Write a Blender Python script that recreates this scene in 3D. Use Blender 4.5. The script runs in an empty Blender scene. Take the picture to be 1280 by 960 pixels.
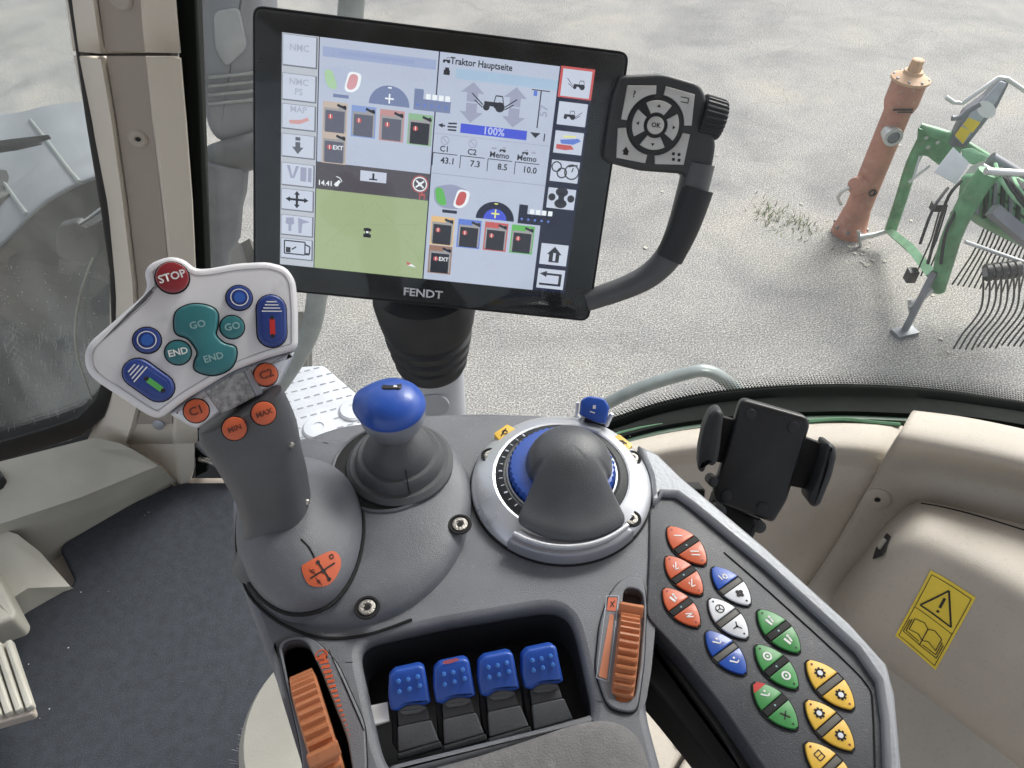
import bpy, math, random
from mathutils import Vector, Matrix
from mathutils.bvhtree import BVHTree
random.seed(7)
sc = bpy.context.scene
COL = sc.collection
# ------------------------------------------------------------------ camera
CAM = Vector((0, 0, 2.75)); F = 960.0; S = math.sqrt(.5)
RT = Vector((1, 0, 0)); UP = Vector((0, S, S)); FW = Vector((0, S, -S))
cam = bpy.data.cameras.new('camera'); co = bpy.data.objects.new('camera', cam); COL.objects.link(co)
co.location = CAM; co.rotation_euler = (math.radians(45), 0, 0)
cam.sensor_width = 36; cam.lens = 27; cam.clip_start = .02; cam.clip_end = 500
sc.camera = co
# ------------------------------------------------------------------ light
SUN_EL, SUN_ROT = 46, 40           # rotation measured clockwise from +Y
w = bpy.data.worlds.new('World'); sc.world = w; w.use_nodes = True
nt = w.node_tree; bg = nt.nodes['Background']
sky = nt.nodes.new('ShaderNodeTexSky'); sky.sky_type = 'NISHITA'; sky.sun_disc = False
sky.sun_elevation = math.radians(SUN_EL); sky.sun_rotation = math.radians(SUN_ROT)
sky.air_density = 1.0; sky.dust_density = 5.0; sky.ozone_density = .6
hs = nt.nodes.new('ShaderNodeHueSaturation'); hs.inputs['Saturation'].default_value = .35
nt.links.new(sky.outputs[0], hs.inputs['Color']); nt.links.new(hs.outputs[0], bg.inputs['Color'])
bg.inputs['Strength'].default_value = .14
sl = bpy.data.lights.new('sun', 'SUN'); so = bpy.data.objects.new('sun', sl); COL.objects.link(so)
sl.energy = 1.8; sl.angle = math.radians(24); sl.color = (1, .98, .95)
a, e = math.radians(SUN_ROT), math.radians(SUN_EL)
sd = Vector((math.sin(a)*math.cos(e), math.cos(a)*math.cos(e), math.sin(e)))
so.rotation_euler = sd.to_track_quat('Z', 'Y').to_euler(); so.location = (3, 4, 8)
sc.view_settings.view_transform = 'Standard'; sc.view_settings.look = 'None'
sc.view_settings.gamma = 1; sc.view_settings.exposure = 0.85
sc.render.engine = 'CYCLES'
sc.cycles.max_bounces = 10; sc.cycles.transparent_max_bounces = 16

# ------------------------------------------------------------------ points
def ray(px, py): return RT*((px-640)/F) + UP*((480-py)/F) + FW
def W(px, py, z): d = ray(px, py); return CAM + d*((z-CAM.z)/d.z)
def Y(px, py, y): d = ray(px, py); return CAM + d*(y/d.y)
def D(px, py, t): return CAM + ray(px, py)*t
class Plane:
    def __init__(s, o, u, v):
        s.o = Vector(o); s.u = Vector(u).normalized(); s.n = s.u.cross(Vector(v)).normalized(); s.v = s.n.cross(s.u)
    def hit(s, px, py, h=0):
        d = ray(px, py); t = ((s.o + s.n*h) - CAM).dot(s.n)/d.dot(s.n); p = CAM + d*t - s.o
        return (p.dot(s.u), p.dot(s.v))
    def at(s, a, b, h=0): return s.o + s.u*a + s.v*b + s.n*h
    def pts(s, L, h=0): return [s.hit(x, y, h) for x, y in L]

# ------------------------------------------------------------------ materials
MT = {}
def mat(name, base, rough=.5, metal=0, bump=0, bscale=400, var=.12, vscale=30, coat=0, emit=None, es=1, spec=.5, speck=None, speck_amt=.0, speck_scale=250):
    if name in MT: return MT[name]
    m = bpy.data.materials.new(name); m.use_nodes = True; n = m.node_tree; b = n.nodes['Principled BSDF']
    tc = n.nodes.new('ShaderNodeTexCoord')
    no = n.nodes.new('ShaderNodeTexNoise'); no.inputs['Scale'].default_value = vscale; no.inputs['Detail'].default_value = 6
    n.links.new(tc.outputs['Object'], no.inputs['Vector'])
    mr = n.nodes.new('ShaderNodeMapRange'); mr.inputs[1].default_value = .3; mr.inputs[2].default_value = .7
    mr.inputs[3].default_value = 1-var; mr.inputs[4].default_value = 1+var
    n.links.new(no.outputs['Fac'], mr.inputs[0])
    mx = n.nodes.new('ShaderNodeVectorMath'); mx.operation = 'SCALE'; mx.inputs[0].default_value = base
    n.links.new(mr.outputs[0], mx.inputs['Scale'])
    out = mx.outputs[0]
    if speck:
        n2 = n.nodes.new('ShaderNodeTexNoise'); n2.inputs['Scale'].default_value = speck_scale; n2.inputs['Detail'].default_value = 3
        n.links.new(tc.outputs['Object'], n2.inputs['Vector'])
        m2 = n.nodes.new('ShaderNodeMapRange'); m2.inputs[1].default_value = .58; m2.inputs[2].default_value = .72; m2.inputs[3].default_value = 0; m2.inputs[4].default_value = speck_amt
        n.links.new(n2.outputs['Fac'], m2.inputs[0])
        mm = n.nodes.new('ShaderNodeMix'); mm.data_type = 'RGBA'; mm.inputs['B'].default_value = (*speck, 1)
        n.links.new(m2.outputs[0], mm.inputs['Factor']); n.links.new(out, mm.inputs['A']); out = mm.outputs['Result']
    n.links.new(out, b.inputs['Base Color'])
    mr2 = n.nodes.new('ShaderNodeMapRange'); mr2.inputs[1].default_value = .3; mr2.inputs[2].default_value = .7
    mr2.inputs[3].default_value = max(.03, rough-.07); mr2.inputs[4].default_value = min(1, rough+.07)
    n.links.new(no.outputs['Fac'], mr2.inputs[0]); n.links.new(mr2.outputs[0], b.inputs['Roughness'])
    b.inputs['Metallic'].default_value = metal; b.inputs['Coat Weight'].default_value = coat
    b.inputs['Specular IOR Level'].default_value = spec
    if bump:
        n3 = n.nodes.new('ShaderNodeTexNoise'); n3.inputs['Scale'].default_value = bscale; n3.inputs['Detail'].default_value = 4
        n.links.new(tc.outputs['Object'], n3.inputs['Vector'])
        bp = n.nodes.new('ShaderNodeBump'); bp.inputs['Strength'].default_value = bump; bp.inputs['Distance'].default_value = .002
        n.links.new(n3.outputs['Fac'], bp.inputs['Height']); n.links.new(bp.outputs[0], b.inputs['Normal'])
    if emit:
        b.inputs['Emission Color'].default_value = (*emit, 1); b.inputs['Emission Strength'].default_value = es*.62
    MT[name] = m; return m
def scr(name, c, s=1.0):           # lit screen pixel colour
    return mat('screen_'+name, (.01, .01, .012), .25, 0, var=.02, emit=c, es=s)
M = dict(
 console=mat('console_plastic', (.168, .176, .196), .46, bump=.25, bscale=1400, var=.13, speck=(.3, .3, .3), speck_amt=.16, speck_scale=300),
 mound=mat('mound_plastic', (.140, .147, .165), .42, bump=.2, bscale=1400, speck=(.3, .3, .3), speck_amt=.12, speck_scale=300),
 grip=mat('grip_plastic', (.088, .093, .102), .38, bump=.15, bscale=1200, var=.15),
 rubber=mat('black_rubber', (.022, .024, .028), .55, bump=.15, bscale=600),
 boot=mat('boot_rubber', (.085, .088, .095), .5, bump=.1),
 black=mat('black_plastic', (.014, .015, .017), .42, bump=.1, bscale=900, var=.2),
 lev=mat('lever_black', (.078, .083, .092), .36, bump=.15, bscale=700, var=.2),
 rubber2=mat('seal_black', (.005, .007, .006), .85, spec=.12),
 pil=mat('pillar_plastic', (.70, .64, .55), .5, bump=.25, bscale=900, var=.05, vscale=6),
 scr=mat('screw_metal', (.42, .40, .37), .42, .8, bump=.4, bscale=900, var=.3, vscale=500),
 edgeg=mat('fender_edge_green', (.07, .17, .09), .5),
 deep=mat('deep_black', (.006, .006, .007), .7),
 bezel=mat('bezel_plastic', (.006, .007, .010), .22, var=.1),
 groove=mat('groove_black', (.008, .008, .009), .8),
 silver=mat('silver_paint', (.64, .66, .70), .30, .5, bump=.05, bscale=2500, var=.06, vscale=20),
 silverd=mat('silver_paint_darker', (.36, .38, .43), .36, .6, var=.05),
 rim=mat('rim_grey', (.30, .315, .34), .42, .3, bump=.1, var=.08),
 plate=mat('faceplate_silver', (.74, .74, .77), .34, .12, bump=.04, bscale=2500, var=.05, vscale=25, speck=(.12, .12, .12), speck_amt=.15, speck_scale=60),
 blue=mat('blue_plastic', (.02, .085, .42), .34, bump=.04, coat=.15, var=.15),
 bluek=mat('blue_key', (.02, .05, .24), .35, var=.12, coat=.2),
 bluec=mat('blue_key_centre', (.03, .12, .45), .3, coat=.2),
 teal=mat('teal_key', (.03, .17, .19), .36, coat=.15, var=.15),
 red=mat('red_key', (.26, .02, .03), .33, coat=.3),
 orange=mat('orange_key', (.58, .115, .045), .4, coat=.1),
 orangew=mat('orange_wheel', (.50, .19, .085), .45, bump=.1, bscale=900, speck=(.2, .1, .05), speck_amt=.3, speck_scale=120),
 green=mat('green_key', (.06, .28, .08), .4),
 yellow=mat('yellow_key', (.80, .50, .07), .4),
 whitek=mat('white_key', (.72, .74, .78), .4),
 white=mat('white_print', (.75, .75, .75), .5, var=.03),
 faded=mat('faded_print', (.25, .42, .44), .5, var=.03),
 dark=mat('dark_print', (.015, .012, .012), .6, var=.03),
 redp=mat('red_print', (.55, .03, .03), .4),
 greenp=mat('green_print', (.10, .42, .10), .4),
 grayk=mat('pad_key_silver', (.55, .55, .54), .42, .25, var=.05),
 keyface=mat('keypad_face', (.062, .066, .078), .38, bump=.2, bscale=1500, speck=(.3, .3, .32), speck_amt=.1, speck_scale=350),
 arm=mat('armrest_fabric', (.19, .187, .186), .85, bump=.45, bscale=900, var=.12, vscale=150, speck=(.45, .44, .42), speck_amt=.22, speck_scale=90),
 beige=mat('beige_plastic', (.455, .41, .35), .46, bump=.4, bscale=1300, var=.07, vscale=9, speck=(.25, .22, .17), speck_amt=.22, speck_scale=190),
 beiged=mat('beige_plastic_darker', (.40, .35, .305), .55, bump=.3, bscale=900, var=.05, vscale=6),
 cream=mat('cream_plastic', (.44, .425, .37), .5, bump=.1, var=.1, vscale=12),
 mat_=mat('floor_mat', (.055, .060, .071), .95, bump=1.0, bscale=1100, var=.14, vscale=60, speck=(.13, .14, .155), speck_amt=.6, speck_scale=600, spec=.15),
 chrome=mat('bright_metal', (.62, .6, .56), .28, .9, var=.15, vscale=200),
 stem=mat('stem_grey', (.44, .46, .50), .5, var=.05),
 rail=mat('rail_grey', (.20, .22, .22), .45, .2, bump=.15, bscale=120, var=.15, vscale=30),
 fender=mat('fender_grey', (.20, .215, .235), .5, var=.12, vscale=5),
 tyre=mat('tyre_rubber', (.022, .024, .024), .85, bump=.6, bscale=60, var=.4, vscale=6),
 gpaint=mat('green_paint', (.12, .30, .15), .42, bump=.3, bscale=60, var=.3, vscale=14, speck=(.25, .33, .2), speck_amt=.6, speck_scale=22),
 gpale=mat('pale_green_paint', (.26, .5, .30), .45, var=.2, vscale=14),
 gdark=mat('green_body_dark', (.004, .022, .010), .5),
 hyd=mat('hydrant_paint', (.46, .21, .145), .65, bump=.5, bscale=50, var=.22, vscale=9, speck=(.5, .36, .28), speck_amt=.5, speck_scale=26),
 hydtop=mat('hydrant_cap_paint', (.56, .36, .22), .65, bump=.4, bscale=50, var=.2, vscale=9),
 steel=mat('implement_steel', (.22, .23, .25), .5, .5, var=.2, vscale=10),
 galv=mat('galvanised_steel', (.6, .61, .6), .4, .6, var=.15, vscale=10),
 tine=mat('tine_steel', (.03, .03, .032), .5, .3),
 sticky=mat('sticker_yellow', (.80, .60, .05), .45, var=.06, vscale=15),
 paper=mat('white_cover', (.72, .72, .78), .5, var=.05),
 step=mat('step_plate', (.42, .44, .48), .45, .2, var=.08, vscale=15),
 grass=mat('grass', (.20, .25, .12), .7, var=.3, vscale=20),
 sp=scr('panel', (.50, .54, .68), .95), sp2=scr('key', (.60, .63, .76), .95), sdk=scr('dark', (.02, .02, .03)),
 snavy=scr('navy', (.008, .010, .035)), sgr=scr('map', (.40, .48, .27), .9), sbr=scr('brownband', (.085, .075, .09)),
 sbl=scr('blue', (.06, .09, .62)), sro=scr('red', (.55, .10, .10)), sgn=scr('green', (.12, .45, .10)),
 sor=scr('orange', (.75, .48, .22)), sgy=scr('grey', (.33, .34, .47)), shd=scr('header', (.38, .50, .66)),
 swh=scr('white', (.85, .87, .92)), sib=scr('iconblue', (.12, .20, .62)), sfr=scr('faded', (.40, .42, .52)), spk=scr('pink', (.62, .33, .33)), syel=scr('yellow', (.8, .8, .2)),
)
def ground_mat():
    m = bpy.data.materials.new('asphalt'); m.use_nodes = True; n = m.node_tree; b = n.nodes['Principled BSDF']
    tc = n.nodes.new('ShaderNodeTexCoord')
    def noise(s, d=4, dist=0):
        x = n.nodes.new('ShaderNodeTexNoise'); x.inputs['Scale'].default_value = s; x.inputs['Detail'].default_value = d; x.inputs['Distortion'].default_value = dist
        n.links.new(tc.outputs['Object'], x.inputs['Vector']); return x.outputs['Fac']
    def ramp(src, st):
        r = n.nodes.new('ShaderNodeValToRGB'); el = r.color_ramp.elements
        while len(el) < len(st): el.new(.5)
        for q, (p, c) in zip(el, st): q.position = p; q.color = (*c, 1)
        n.links.new(src, r.inputs[0]); return r.outputs[0]
    fine = ramp(noise(120, 5), [(.33, (.09, .089, .087)), (.5, (.222, .219, .214)), (.66, (.44, .435, .42))])
    big = ramp(noise(.8, 7, 1.2), [(.32, (.74, .75, .77)), (.5, (1, 1, 1)), (.70, (1.20, 1.17, 1.10))])
    mid = ramp(noise(6, 5, .3), [(.32, (.93, .935, .94)), (.6, (1.03, 1.02, 1.01))])
    def mul(a_, b_):
        x = n.nodes.new('ShaderNodeMix'); x.data_type = 'RGBA'; x.blend_type = 'MULTIPLY'; x.inputs['Factor'].default_value = 1
        n.links.new(a_, x.inputs['A']); n.links.new(b_, x.inputs['B']); return x.outputs['Result']
    v = n.nodes.new('ShaderNodeTexVoronoi'); v.inputs['Scale'].default_value = 70; n.links.new(tc.outputs['Object'], v.inputs['Vector'])
    peb = ramp(v.outputs['Distance'], [(.0, (1.35, 1.33, 1.28)), (.22, (1.02, 1.02, 1.02)), (.6, (.88, .88, .88))])
    # cracks and debris
    cr = n.nodes.new('ShaderNodeTexVoronoi'); cr.feature = 'DISTANCE_TO_EDGE'; cr.inputs['Scale'].default_value = .8
    dn = n.nodes.new('ShaderNodeTexNoise'); dn.inputs['Scale'].default_value = 2.5; n.links.new(tc.outputs['Object'], dn.inputs['Vector'])
    va = n.nodes.new('ShaderNodeVectorMath'); va.operation = 'ADD'; n.links.new(tc.outputs['Object'], va.inputs[0]); n.links.new(dn.outputs['Color'], va.inputs[1])
    n.links.new(va.outputs[0], cr.inputs['Vector'])
    crk = ramp(cr.outputs['Distance'], [(.0, (.86, .86, .85)), (.010, (.97, .97, .97)), (.03, (1, 1, 1))])
    mp = n.nodes.new('ShaderNodeMapping'); mp.inputs['Scale'].default_value = (.9, 1.15, 1); mp.inputs['Rotation'].default_value = (0, 0, .5)
    n.links.new(tc.outputs['Object'], mp.inputs[0]); sn = n.nodes.new('ShaderNodeTexNoise'); sn.inputs['Scale'].default_value = 1.6; sn.inputs['Detail'].default_value = 8; sn.inputs['Distortion'].default_value = .8
    n.links.new(mp.outputs[0], sn.inputs['Vector'])
    strk = ramp(sn.outputs['Fac'], [(.30, (.82, .83, .845)), (.47, (1, 1, 1)), (.62, (1.03, 1.02, 1.0)), (.74, (1.15, 1.12, 1.06))])
    c = mul(mul(mul(mul(mul(fine, big), mid), peb), crk), strk)
    n.links.new(c, b.inputs['Base Color']); b.inputs['Roughness'].default_value = .8
    bp = n.nodes.new('ShaderNodeBump'); bp.inputs['Strength'].default_value = .4; bp.inputs['Distance'].default_value = .0035
    n.links.new(noise(60, 5), bp.inputs['Height']); n.links.new(bp.outputs[0], b.inputs['Normal'])
    return m
def glass_mat(name, haze, tint=(.96, .98, .97), stre=(1, 1, 1), amount=.3, scale=8, lo=.5, hi=.75, basec=(.6, .62, .62)):
    m = bpy.data.materials.new(name); m.use_nodes = True; n = m.node_tree; n.nodes.remove(n.nodes['Principled BSDF'])
    out = n.nodes['Material Output']
    tr = n.nodes.new('ShaderNodeBsdfTransparent'); tr.inputs[0].default_value = (*tint, 1)
    gl = n.nodes.new('ShaderNodeBsdfGlossy'); gl.inputs['Roughness'].default_value = .03
    fr = n.nodes.new('ShaderNodeFresnel'); fr.inputs[0].default_value = 1.3
    mx = n.nodes.new('ShaderNodeMixShader'); n.links.new(fr.outputs[0], mx.inputs[0]); n.links.new(tr.outputs[0], mx.inputs[1]); n.links.new(gl.outputs[0], mx.inputs[2])
    df = n.nodes.new('ShaderNodeBsdfDiffuse'); df.inputs[0].default_value = (*basec, 1)
    tl = n.nodes.new('ShaderNodeBsdfTranslucent'); tl.inputs[0].default_value = (*basec, 1)
    ds = n.nodes.new('ShaderNodeAddShader'); hm = n.nodes.new('ShaderNodeMixShader'); hm.inputs[0].default_value = .5
    n.links.new(df.outputs[0], hm.inputs[1]); n.links.new(tl.outputs[0], hm.inputs[2])
    tc = n.nodes.new('ShaderNodeTexCoord'); mp = n.nodes.new('ShaderNodeMapping'); mp.inputs['Scale'].default_value = stre
    n.links.new(tc.outputs['Object'], mp.inputs[0])
    no = n.nodes.new('ShaderNodeTexNoise'); no.inputs['Scale'].default_value = scale; no.inputs['Detail'].default_value = 9; no.inputs['Roughness'].default_value = .65
    n.links.new(mp.outputs[0], no.inputs['Vector'])
    mr = n.nodes.new('ShaderNodeMapRange'); mr.inputs[1].default_value = lo; mr.inputs[2].default_value = hi; mr.inputs[3].default_value = haze; mr.inputs[4].default_value = haze+amount
    n.links.new(no.outputs['Fac'], mr.inputs[0])
    m2 = n.nodes.new('ShaderNodeMixShader'); n.links.new(mr.outputs[0], m2.inputs[0]); n.links.new(mx.outputs[0], m2.inputs[1]); n.links.new(hm.outputs[0], m2.inputs[2])
    n.links.new(m2.outputs[0], out.inputs[0]); return m

# ------------------------------------------------------------------ mesh helpers
ORG = {}
def link_mesh(name, vs, fs, m, parent, ang=35):
    o0 = ORG.get(parent.name, Vector((0, 0, 0))) if parent else Vector((0, 0, 0))
    me = bpy.data.meshes.new(name); me.from_pydata([tuple(Vector(v)-o0) for v in vs], [], fs)
    me.materials.append(m); me.polygons.foreach_set('use_smooth', [True]*len(me.polygons))
    me.update()
    if ang < 180: me.set_sharp_from_angle(angle=math.radians(ang))
    ob = bpy.data.objects.new(name, me); COL.objects.link(ob)
    if parent: ob.parent = parent; ORG[ob.name] = o0
    return ob
def thing(name, label, cat, loc=(0, 0, 0), group=None):
    o = bpy.data.objects.new(name, None); COL.objects.link(o); o.location = loc; o.empty_display_size = .05
    o['label'] = label; o['category'] = cat
    if group: o['group'] = group
    ORG[o.name] = Vector(loc); return o
def tag(o, label, cat, group=None):
    o['label'] = label; o['category'] = cat
    if group: o['group'] = group
    return o
def area(p): return .5*sum(p[i][0]*p[(i+1) % len(p)][1]-p[(i+1) % len(p)][0]*p[i][1] for i in range(len(p)))
def ccw(p): return list(p) if area(p) > 0 else list(reversed(p))
def inset(p, d):
    n = len(p); r = []
    for i in range(n):
        a_ = Vector(p[i-1]); b_ = Vector(p[i]); c_ = Vector(p[(i+1) % n])
        e1 = (b_-a_); e2 = (c_-b_)
        if e1.length < 1e-9 or e2.length < 1e-9: r.append(tuple(b_)); continue
        e1.normalize(); e2.normalize()
        n1 = Vector((-e1.y, e1.x)); n2 = Vector((-e2.y, e2.x)); s_ = n1+n2
        k = max(.35, s_.dot(n1)) if s_.length > 1e-6 else 1
        r.append(tuple(b_ + s_*(d/k)))
    return r
def rnd(p, r, seg=5):
    out = []; n = len(p)
    for i in range(n):
        a_ = Vector(p[i-1]); b_ = Vector(p[i]); c_ = Vector(p[(i+1) % n])
        rr = r[i] if isinstance(r, (list, tuple)) else r
        da = min(rr, (a_-b_).length*.48); dc = min(rr, (c_-b_).length*.48)
        p0 = b_+(a_-b_).normalized()*da; p1 = b_+(c_-b_).normalized()*dc
        for k in range(seg+1):
            t = k/seg; out.append(tuple(p0*(1-t)**2 + b_*2*t*(1-t) + p1*t*t))
    return out
def smooth(p, k=4, closed=True):
    out = []; n = len(p); P = [Vector(q) for q in p]
    rng = range(n) if closed else range(n-1)
    for i in rng:
        if closed: a_, b_, c_, d_ = P[i-1], P[i], P[(i+1) % n], P[(i+2) % n]
        else: a_, b_, c_, d_ = P[max(i-1, 0)], P[i], P[i+1], P[min(i+2, n-1)]
        for j in range(k):
            t = j/k
            out.append(.5*((2*b_)+(c_-a_)*t+(2*a_-5*b_+4*c_-d_)*t*t+(-a_+3*b_-3*c_+d_)*t**3))
    if not closed: out.append(P[-1])
    return [tuple(q) for q in out]
def prism_geo(pl, poly, h0, h1, bev=0, bs=3):
    poly = ccw(poly); rings = [(poly, h0)]
    if bev > 0:
        for k in range(bs+1):
            t = k/bs*math.pi/2; rings.append((inset(poly, bev*(1-math.cos(t))), h1-bev*(1-math.sin(t))))
    else: rings.append((poly, h1))
    vs = []; n = len(poly)
    for p, h in rings: vs += [pl.at(a_, b_, h) for a_, b_ in p]
    fs = []
    for k in range(len(rings)-1):
        for i in range(n):
            j = (i+1) % n; fs.append((k*n+i, k*n+j, (k+1)*n+j, (k+1)*n+i))
    fs.append(tuple(range((len(rings)-1)*n, len(rings)*n))); fs.append(tuple(reversed(range(n))))
    return vs, fs
def prism(name, parent, pl, poly, h0, h1, m, bev=0, bs=3, ang=35):
    vs, fs = prism_geo(pl, poly, h0, h1, bev, bs); return link_mesh(name, vs, fs, m, parent, ang)
def flat(name, parent, pl, polys, h, m):
    """thin printed shapes lying on a plane, one mesh"""
    vs = []; fs = []
    for p in polys:
        p = ccw(p); k = len(vs); vs += [pl.at(a_, b_, h) for a_, b_ in p]; fs.append(tuple(range(k, k+len(p))))
    return link_mesh(name, vs, fs, m, parent, 180)
def holed(name, parent, pl, outer, holes, h0, h1, m, bev=.002, ang=40):
    cu = bpy.data.curves.new(name, 'CURVE'); cu.dimensions = '2D'; cu.fill_mode = 'BOTH'
    for p in [outer]+holes:
        s_ = cu.splines.new('POLY'); s_.points.add(len(p)-1); s_.use_cyclic_u = True
        for i, q in enumerate(p): s_.points[i].co = (q[0], q[1], 0, 1)
    cu.extrude = max(1e-5, (h1-h0)/2-bev); cu.bevel_depth = bev; cu.bevel_resolution = 2; cu.offset = -bev
    o = bpy.data.objects.new('tmp', cu); me = o.to_mesh()
    vs = [pl.at(v.co.x, v.co.y, v.co.z+(h0+h1)/2) for v in me.vertices]; fs = [tuple(p.vertices) for p in me.polygons]
    o.to_mesh_clear(); bpy.data.objects.remove(o); bpy.data.curves.remove(cu)
    return link_mesh(name, vs, fs, m, parent, ang)
def text_geo(s, size):
    cu = bpy.data.curves.new('t', 'FONT'); cu.body = s; cu.size = size; cu.align_x = 'CENTER'; cu.align_y = 'CENTER'; cu.resolution_u = 2
    cu.offset = size*.022
    o = bpy.data.objects.new('tmp', cu); me = o.to_mesh()
    vs = [tuple(v.co) for v in me.vertices]; fs = [tuple(p.vertices) for p in me.polygons]
    o.to_mesh_clear(); bpy.data.objects.remove(o); bpy.data.curves.remove(cu)
    return vs, fs
def text(name, parent, pl, s, c, size, m, h, rot=0, sx=1, bold=0):
    vs, fs = text_geo(s, size); cr, sr = math.cos(rot), math.sin(rot); out = []
    for x, y, z in vs:
        x *= sx; out.append(pl.at(c[0]+x*cr-y*sr, c[1]+x*sr+y*cr, h))
    return link_mesh(name, out, fs, m, parent, 180)
def circ(c, r, n=28, ry=None, a0=0, a1=2*math.pi):
    ry = ry or r; full = abs(a1-a0-2*math.pi) < 1e-6; k = n if full else n+1
    return [(c[0]+r*math.cos(a0+(a1-a0)*i/n), c[1]+ry*math.sin(a0+(a1-a0)*i/n)) for i in range(k)]
def rect(x0, y0, x1, y1): return [(x0, y0), (x1, y0), (x1, y1), (x0, y1)]
def line(a_, b_, w_):
    a_ = Vector(a_); b_ = Vector(b_); d = (b_-a_).normalized()*w_/2; n_ = Vector((-d.y, d.x))
    return [tuple(a_-n_), tuple(b_-n_), tuple(b_+n_), tuple(a_+n_)]
def arcband(c, r0, r1, a0, a1, n=8):
    return circ(c, r1, n, a0=a0, a1=a1) + list(reversed(circ(c, r0, n, a0=a0, a1=a1)))
def loft(name, parent, rings, m, cap=True, closed=True, ang=40):
    vs, fs = loft_geo(rings, cap, closed); return link_mesh(name, vs, fs, m, parent, ang)
def loft_geo(rings, cap=True, closed=True):
    n = len(rings[0]); vs = [p for r in rings for p in r]; fs = []
    for k in range(len(rings)-1):
        for i in range(n if closed else n-1):
            j = (i+1) % n; fs.append((k*n+i, k*n+j, (k+1)*n+j, (k+1)*n+i))
    if cap and closed: fs.append(tuple(reversed(range(n)))); fs.append(tuple(range((len(rings)-1)*n, len(rings)*n)))
    return vs, fs
def tube_geo(path, r, n=10, flat_=1.0, side=None):
    P = [Vector(p) for p in path]; rings = []; u = None
    for i, p in enumerate(P):
        t = (P[min(i+1, len(P)-1)]-P[max(i-1, 0)]).normalized()
        if u is None:
            s_ = Vector(side) if side else (Vector((0, 0, 1)) if abs(t.z) < .9 else Vector((1, 0, 0)))
            u = (s_-t*s_.dot(t)).normalized()
        else: u = (u-t*u.dot(t)).normalized()
        v = t.cross(u); rr = r[i] if isinstance(r, (list, tuple)) else r
        rings.append([p+u*math.cos(2*math.pi*k/n)*rr+v*math.sin(2*math.pi*k/n)*rr*flat_ for k in range(n)])
    return loft_geo(rings)
def tube(name, parent, path, r, m, n=10, flat_=1.0, side=None, ang=50):
    vs, fs = tube_geo(path, r, n, flat_, side); return link_mesh(name, vs, fs, m, parent, ang)
def join(gs):
    V_, F_ = [], []
    for vs, fs in gs:
        k = len(V_); V_ += list(vs); F_ += [tuple(i+k for i in f) for f in fs]
    return V_, F_
def spath(P, k=5): return [Vector(q) for q in smooth([tuple(p) for p in P], k, closed=False)]
def lathe_geo(pl, c, prof, n=40):
    rings = [[pl.at(c[0]+r*math.cos(2*math.pi*i/n), c[1]+r*math.sin(2*math.pi*i/n), h) for i in range(n)] for r, h in prof]
    return loft_geo(rings)
def lathe(name, parent, pl, c, prof, m, n=40, ang=35):
    vs, fs = lathe_geo(pl, c, prof, n); return link_mesh(name, vs, fs, m, parent, ang)
def pillow_geo(pl, poly, c, prof):
    """rings of the outline shrunk towards c; prof = [(scale, height)...]"""
    poly = ccw(poly); rings = [[pl.at(c[0]+(x-c[0])*s_, c[1]+(y-c[1])*s_, h) for x, y in poly] for s_, h in prof]
    return loft_geo(rings)
def pillow(name, parent, pl, poly, c, prof, m, ang=60):
    vs, fs = pillow_geo(pl, poly, c, prof); return link_mesh(name, vs, fs, m, parent, ang)
def patch_geo(rows, k=6):
    """smooth surface through a grid of world points"""
    R_ = [smooth([tuple(p) for p in r], k, closed=False) for r in rows]
    cols = [smooth([r[i] for r in R_], k, closed=False) for i in range(len(R_[0]))]
    n = len(cols[0]); mcol = len(cols)
    vs = [cols[i][j] for j in range(n) for i in range(mcol)]
    fs = [(j*mcol+i, j*mcol+i+1, (j+1)*mcol+i+1, (j+1)*mcol+i) for j in range(n-1) for i in range(mcol-1)]
    return vs, fs
def patch(name, parent, rows, m, k=6, ang=180):
    vs, fs = patch_geo(rows, k); o = link_mesh(name, vs, fs, m, parent, ang)
    return o, BVHTree.FromPolygons([Vector(v) for v in vs], fs)
def thick(o, th=.004):
    me = o.data; s_ = sum(p.normal.dot(CAM-(p.center+ORG.get(o.name, Vector((0, 0, 0))))) for p in me.polygons)
    m_ = o.modifiers.new('solid', 'SOLIDIFY'); m_.thickness = th; m_.offset = -1 if s_ > 0 else 1
def cast(px, py, bvh):
    d = ray(px, py).normalized(); loc, nor, _, _ = bvh.ray_cast(CAM, d)
    if loc is None: return None, None
    if nor.dot(d) > 0: nor = -nor
    return loc, nor
def tplane(px, py, bvh, du=(8, 0)):
    p, n_ = cast(px, py, bvh); q, _ = cast(px+du[0], py+du[1], bvh)
    u = (q-p); u = (u-n_*u.dot(n_)).normalized(); v = n_.cross(u); return Plane(p, u, v)
def box_geo(c, sx, sy, sz, pl=None, rot=0):
    c = Vector(c); cr, sr = math.cos(rot), math.sin(rot); vs = []
    for dz in (-1, 1):
        for dx, dy in ((-1, -1), (1, -1), (1, 1), (-1, 1)):
            x, y = dx*sx/2, dy*sy/2; vs.append(c+Vector((x*cr-y*sr, x*sr+y*cr, dz*sz/2)))
    return vs, [(0, 3, 2, 1), (4, 5, 6, 7), (0, 1, 5, 4), (1, 2, 6, 5), (2, 3, 7, 6), (3, 0, 4, 7)]
def H(z): return Plane((0, 0, z), (1, 0, 0), (0, 1, 0))
def kind(o, k='structure'): o['kind'] = k; return o

# ================================================================== SETTING
kind(link_mesh('yard_ground', [(-120, -120, 0), (120, -120, 0), (120, 160, 0), (-120, 160, 0)], [(0, 1, 2, 3)], ground_mat(), None))
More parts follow.
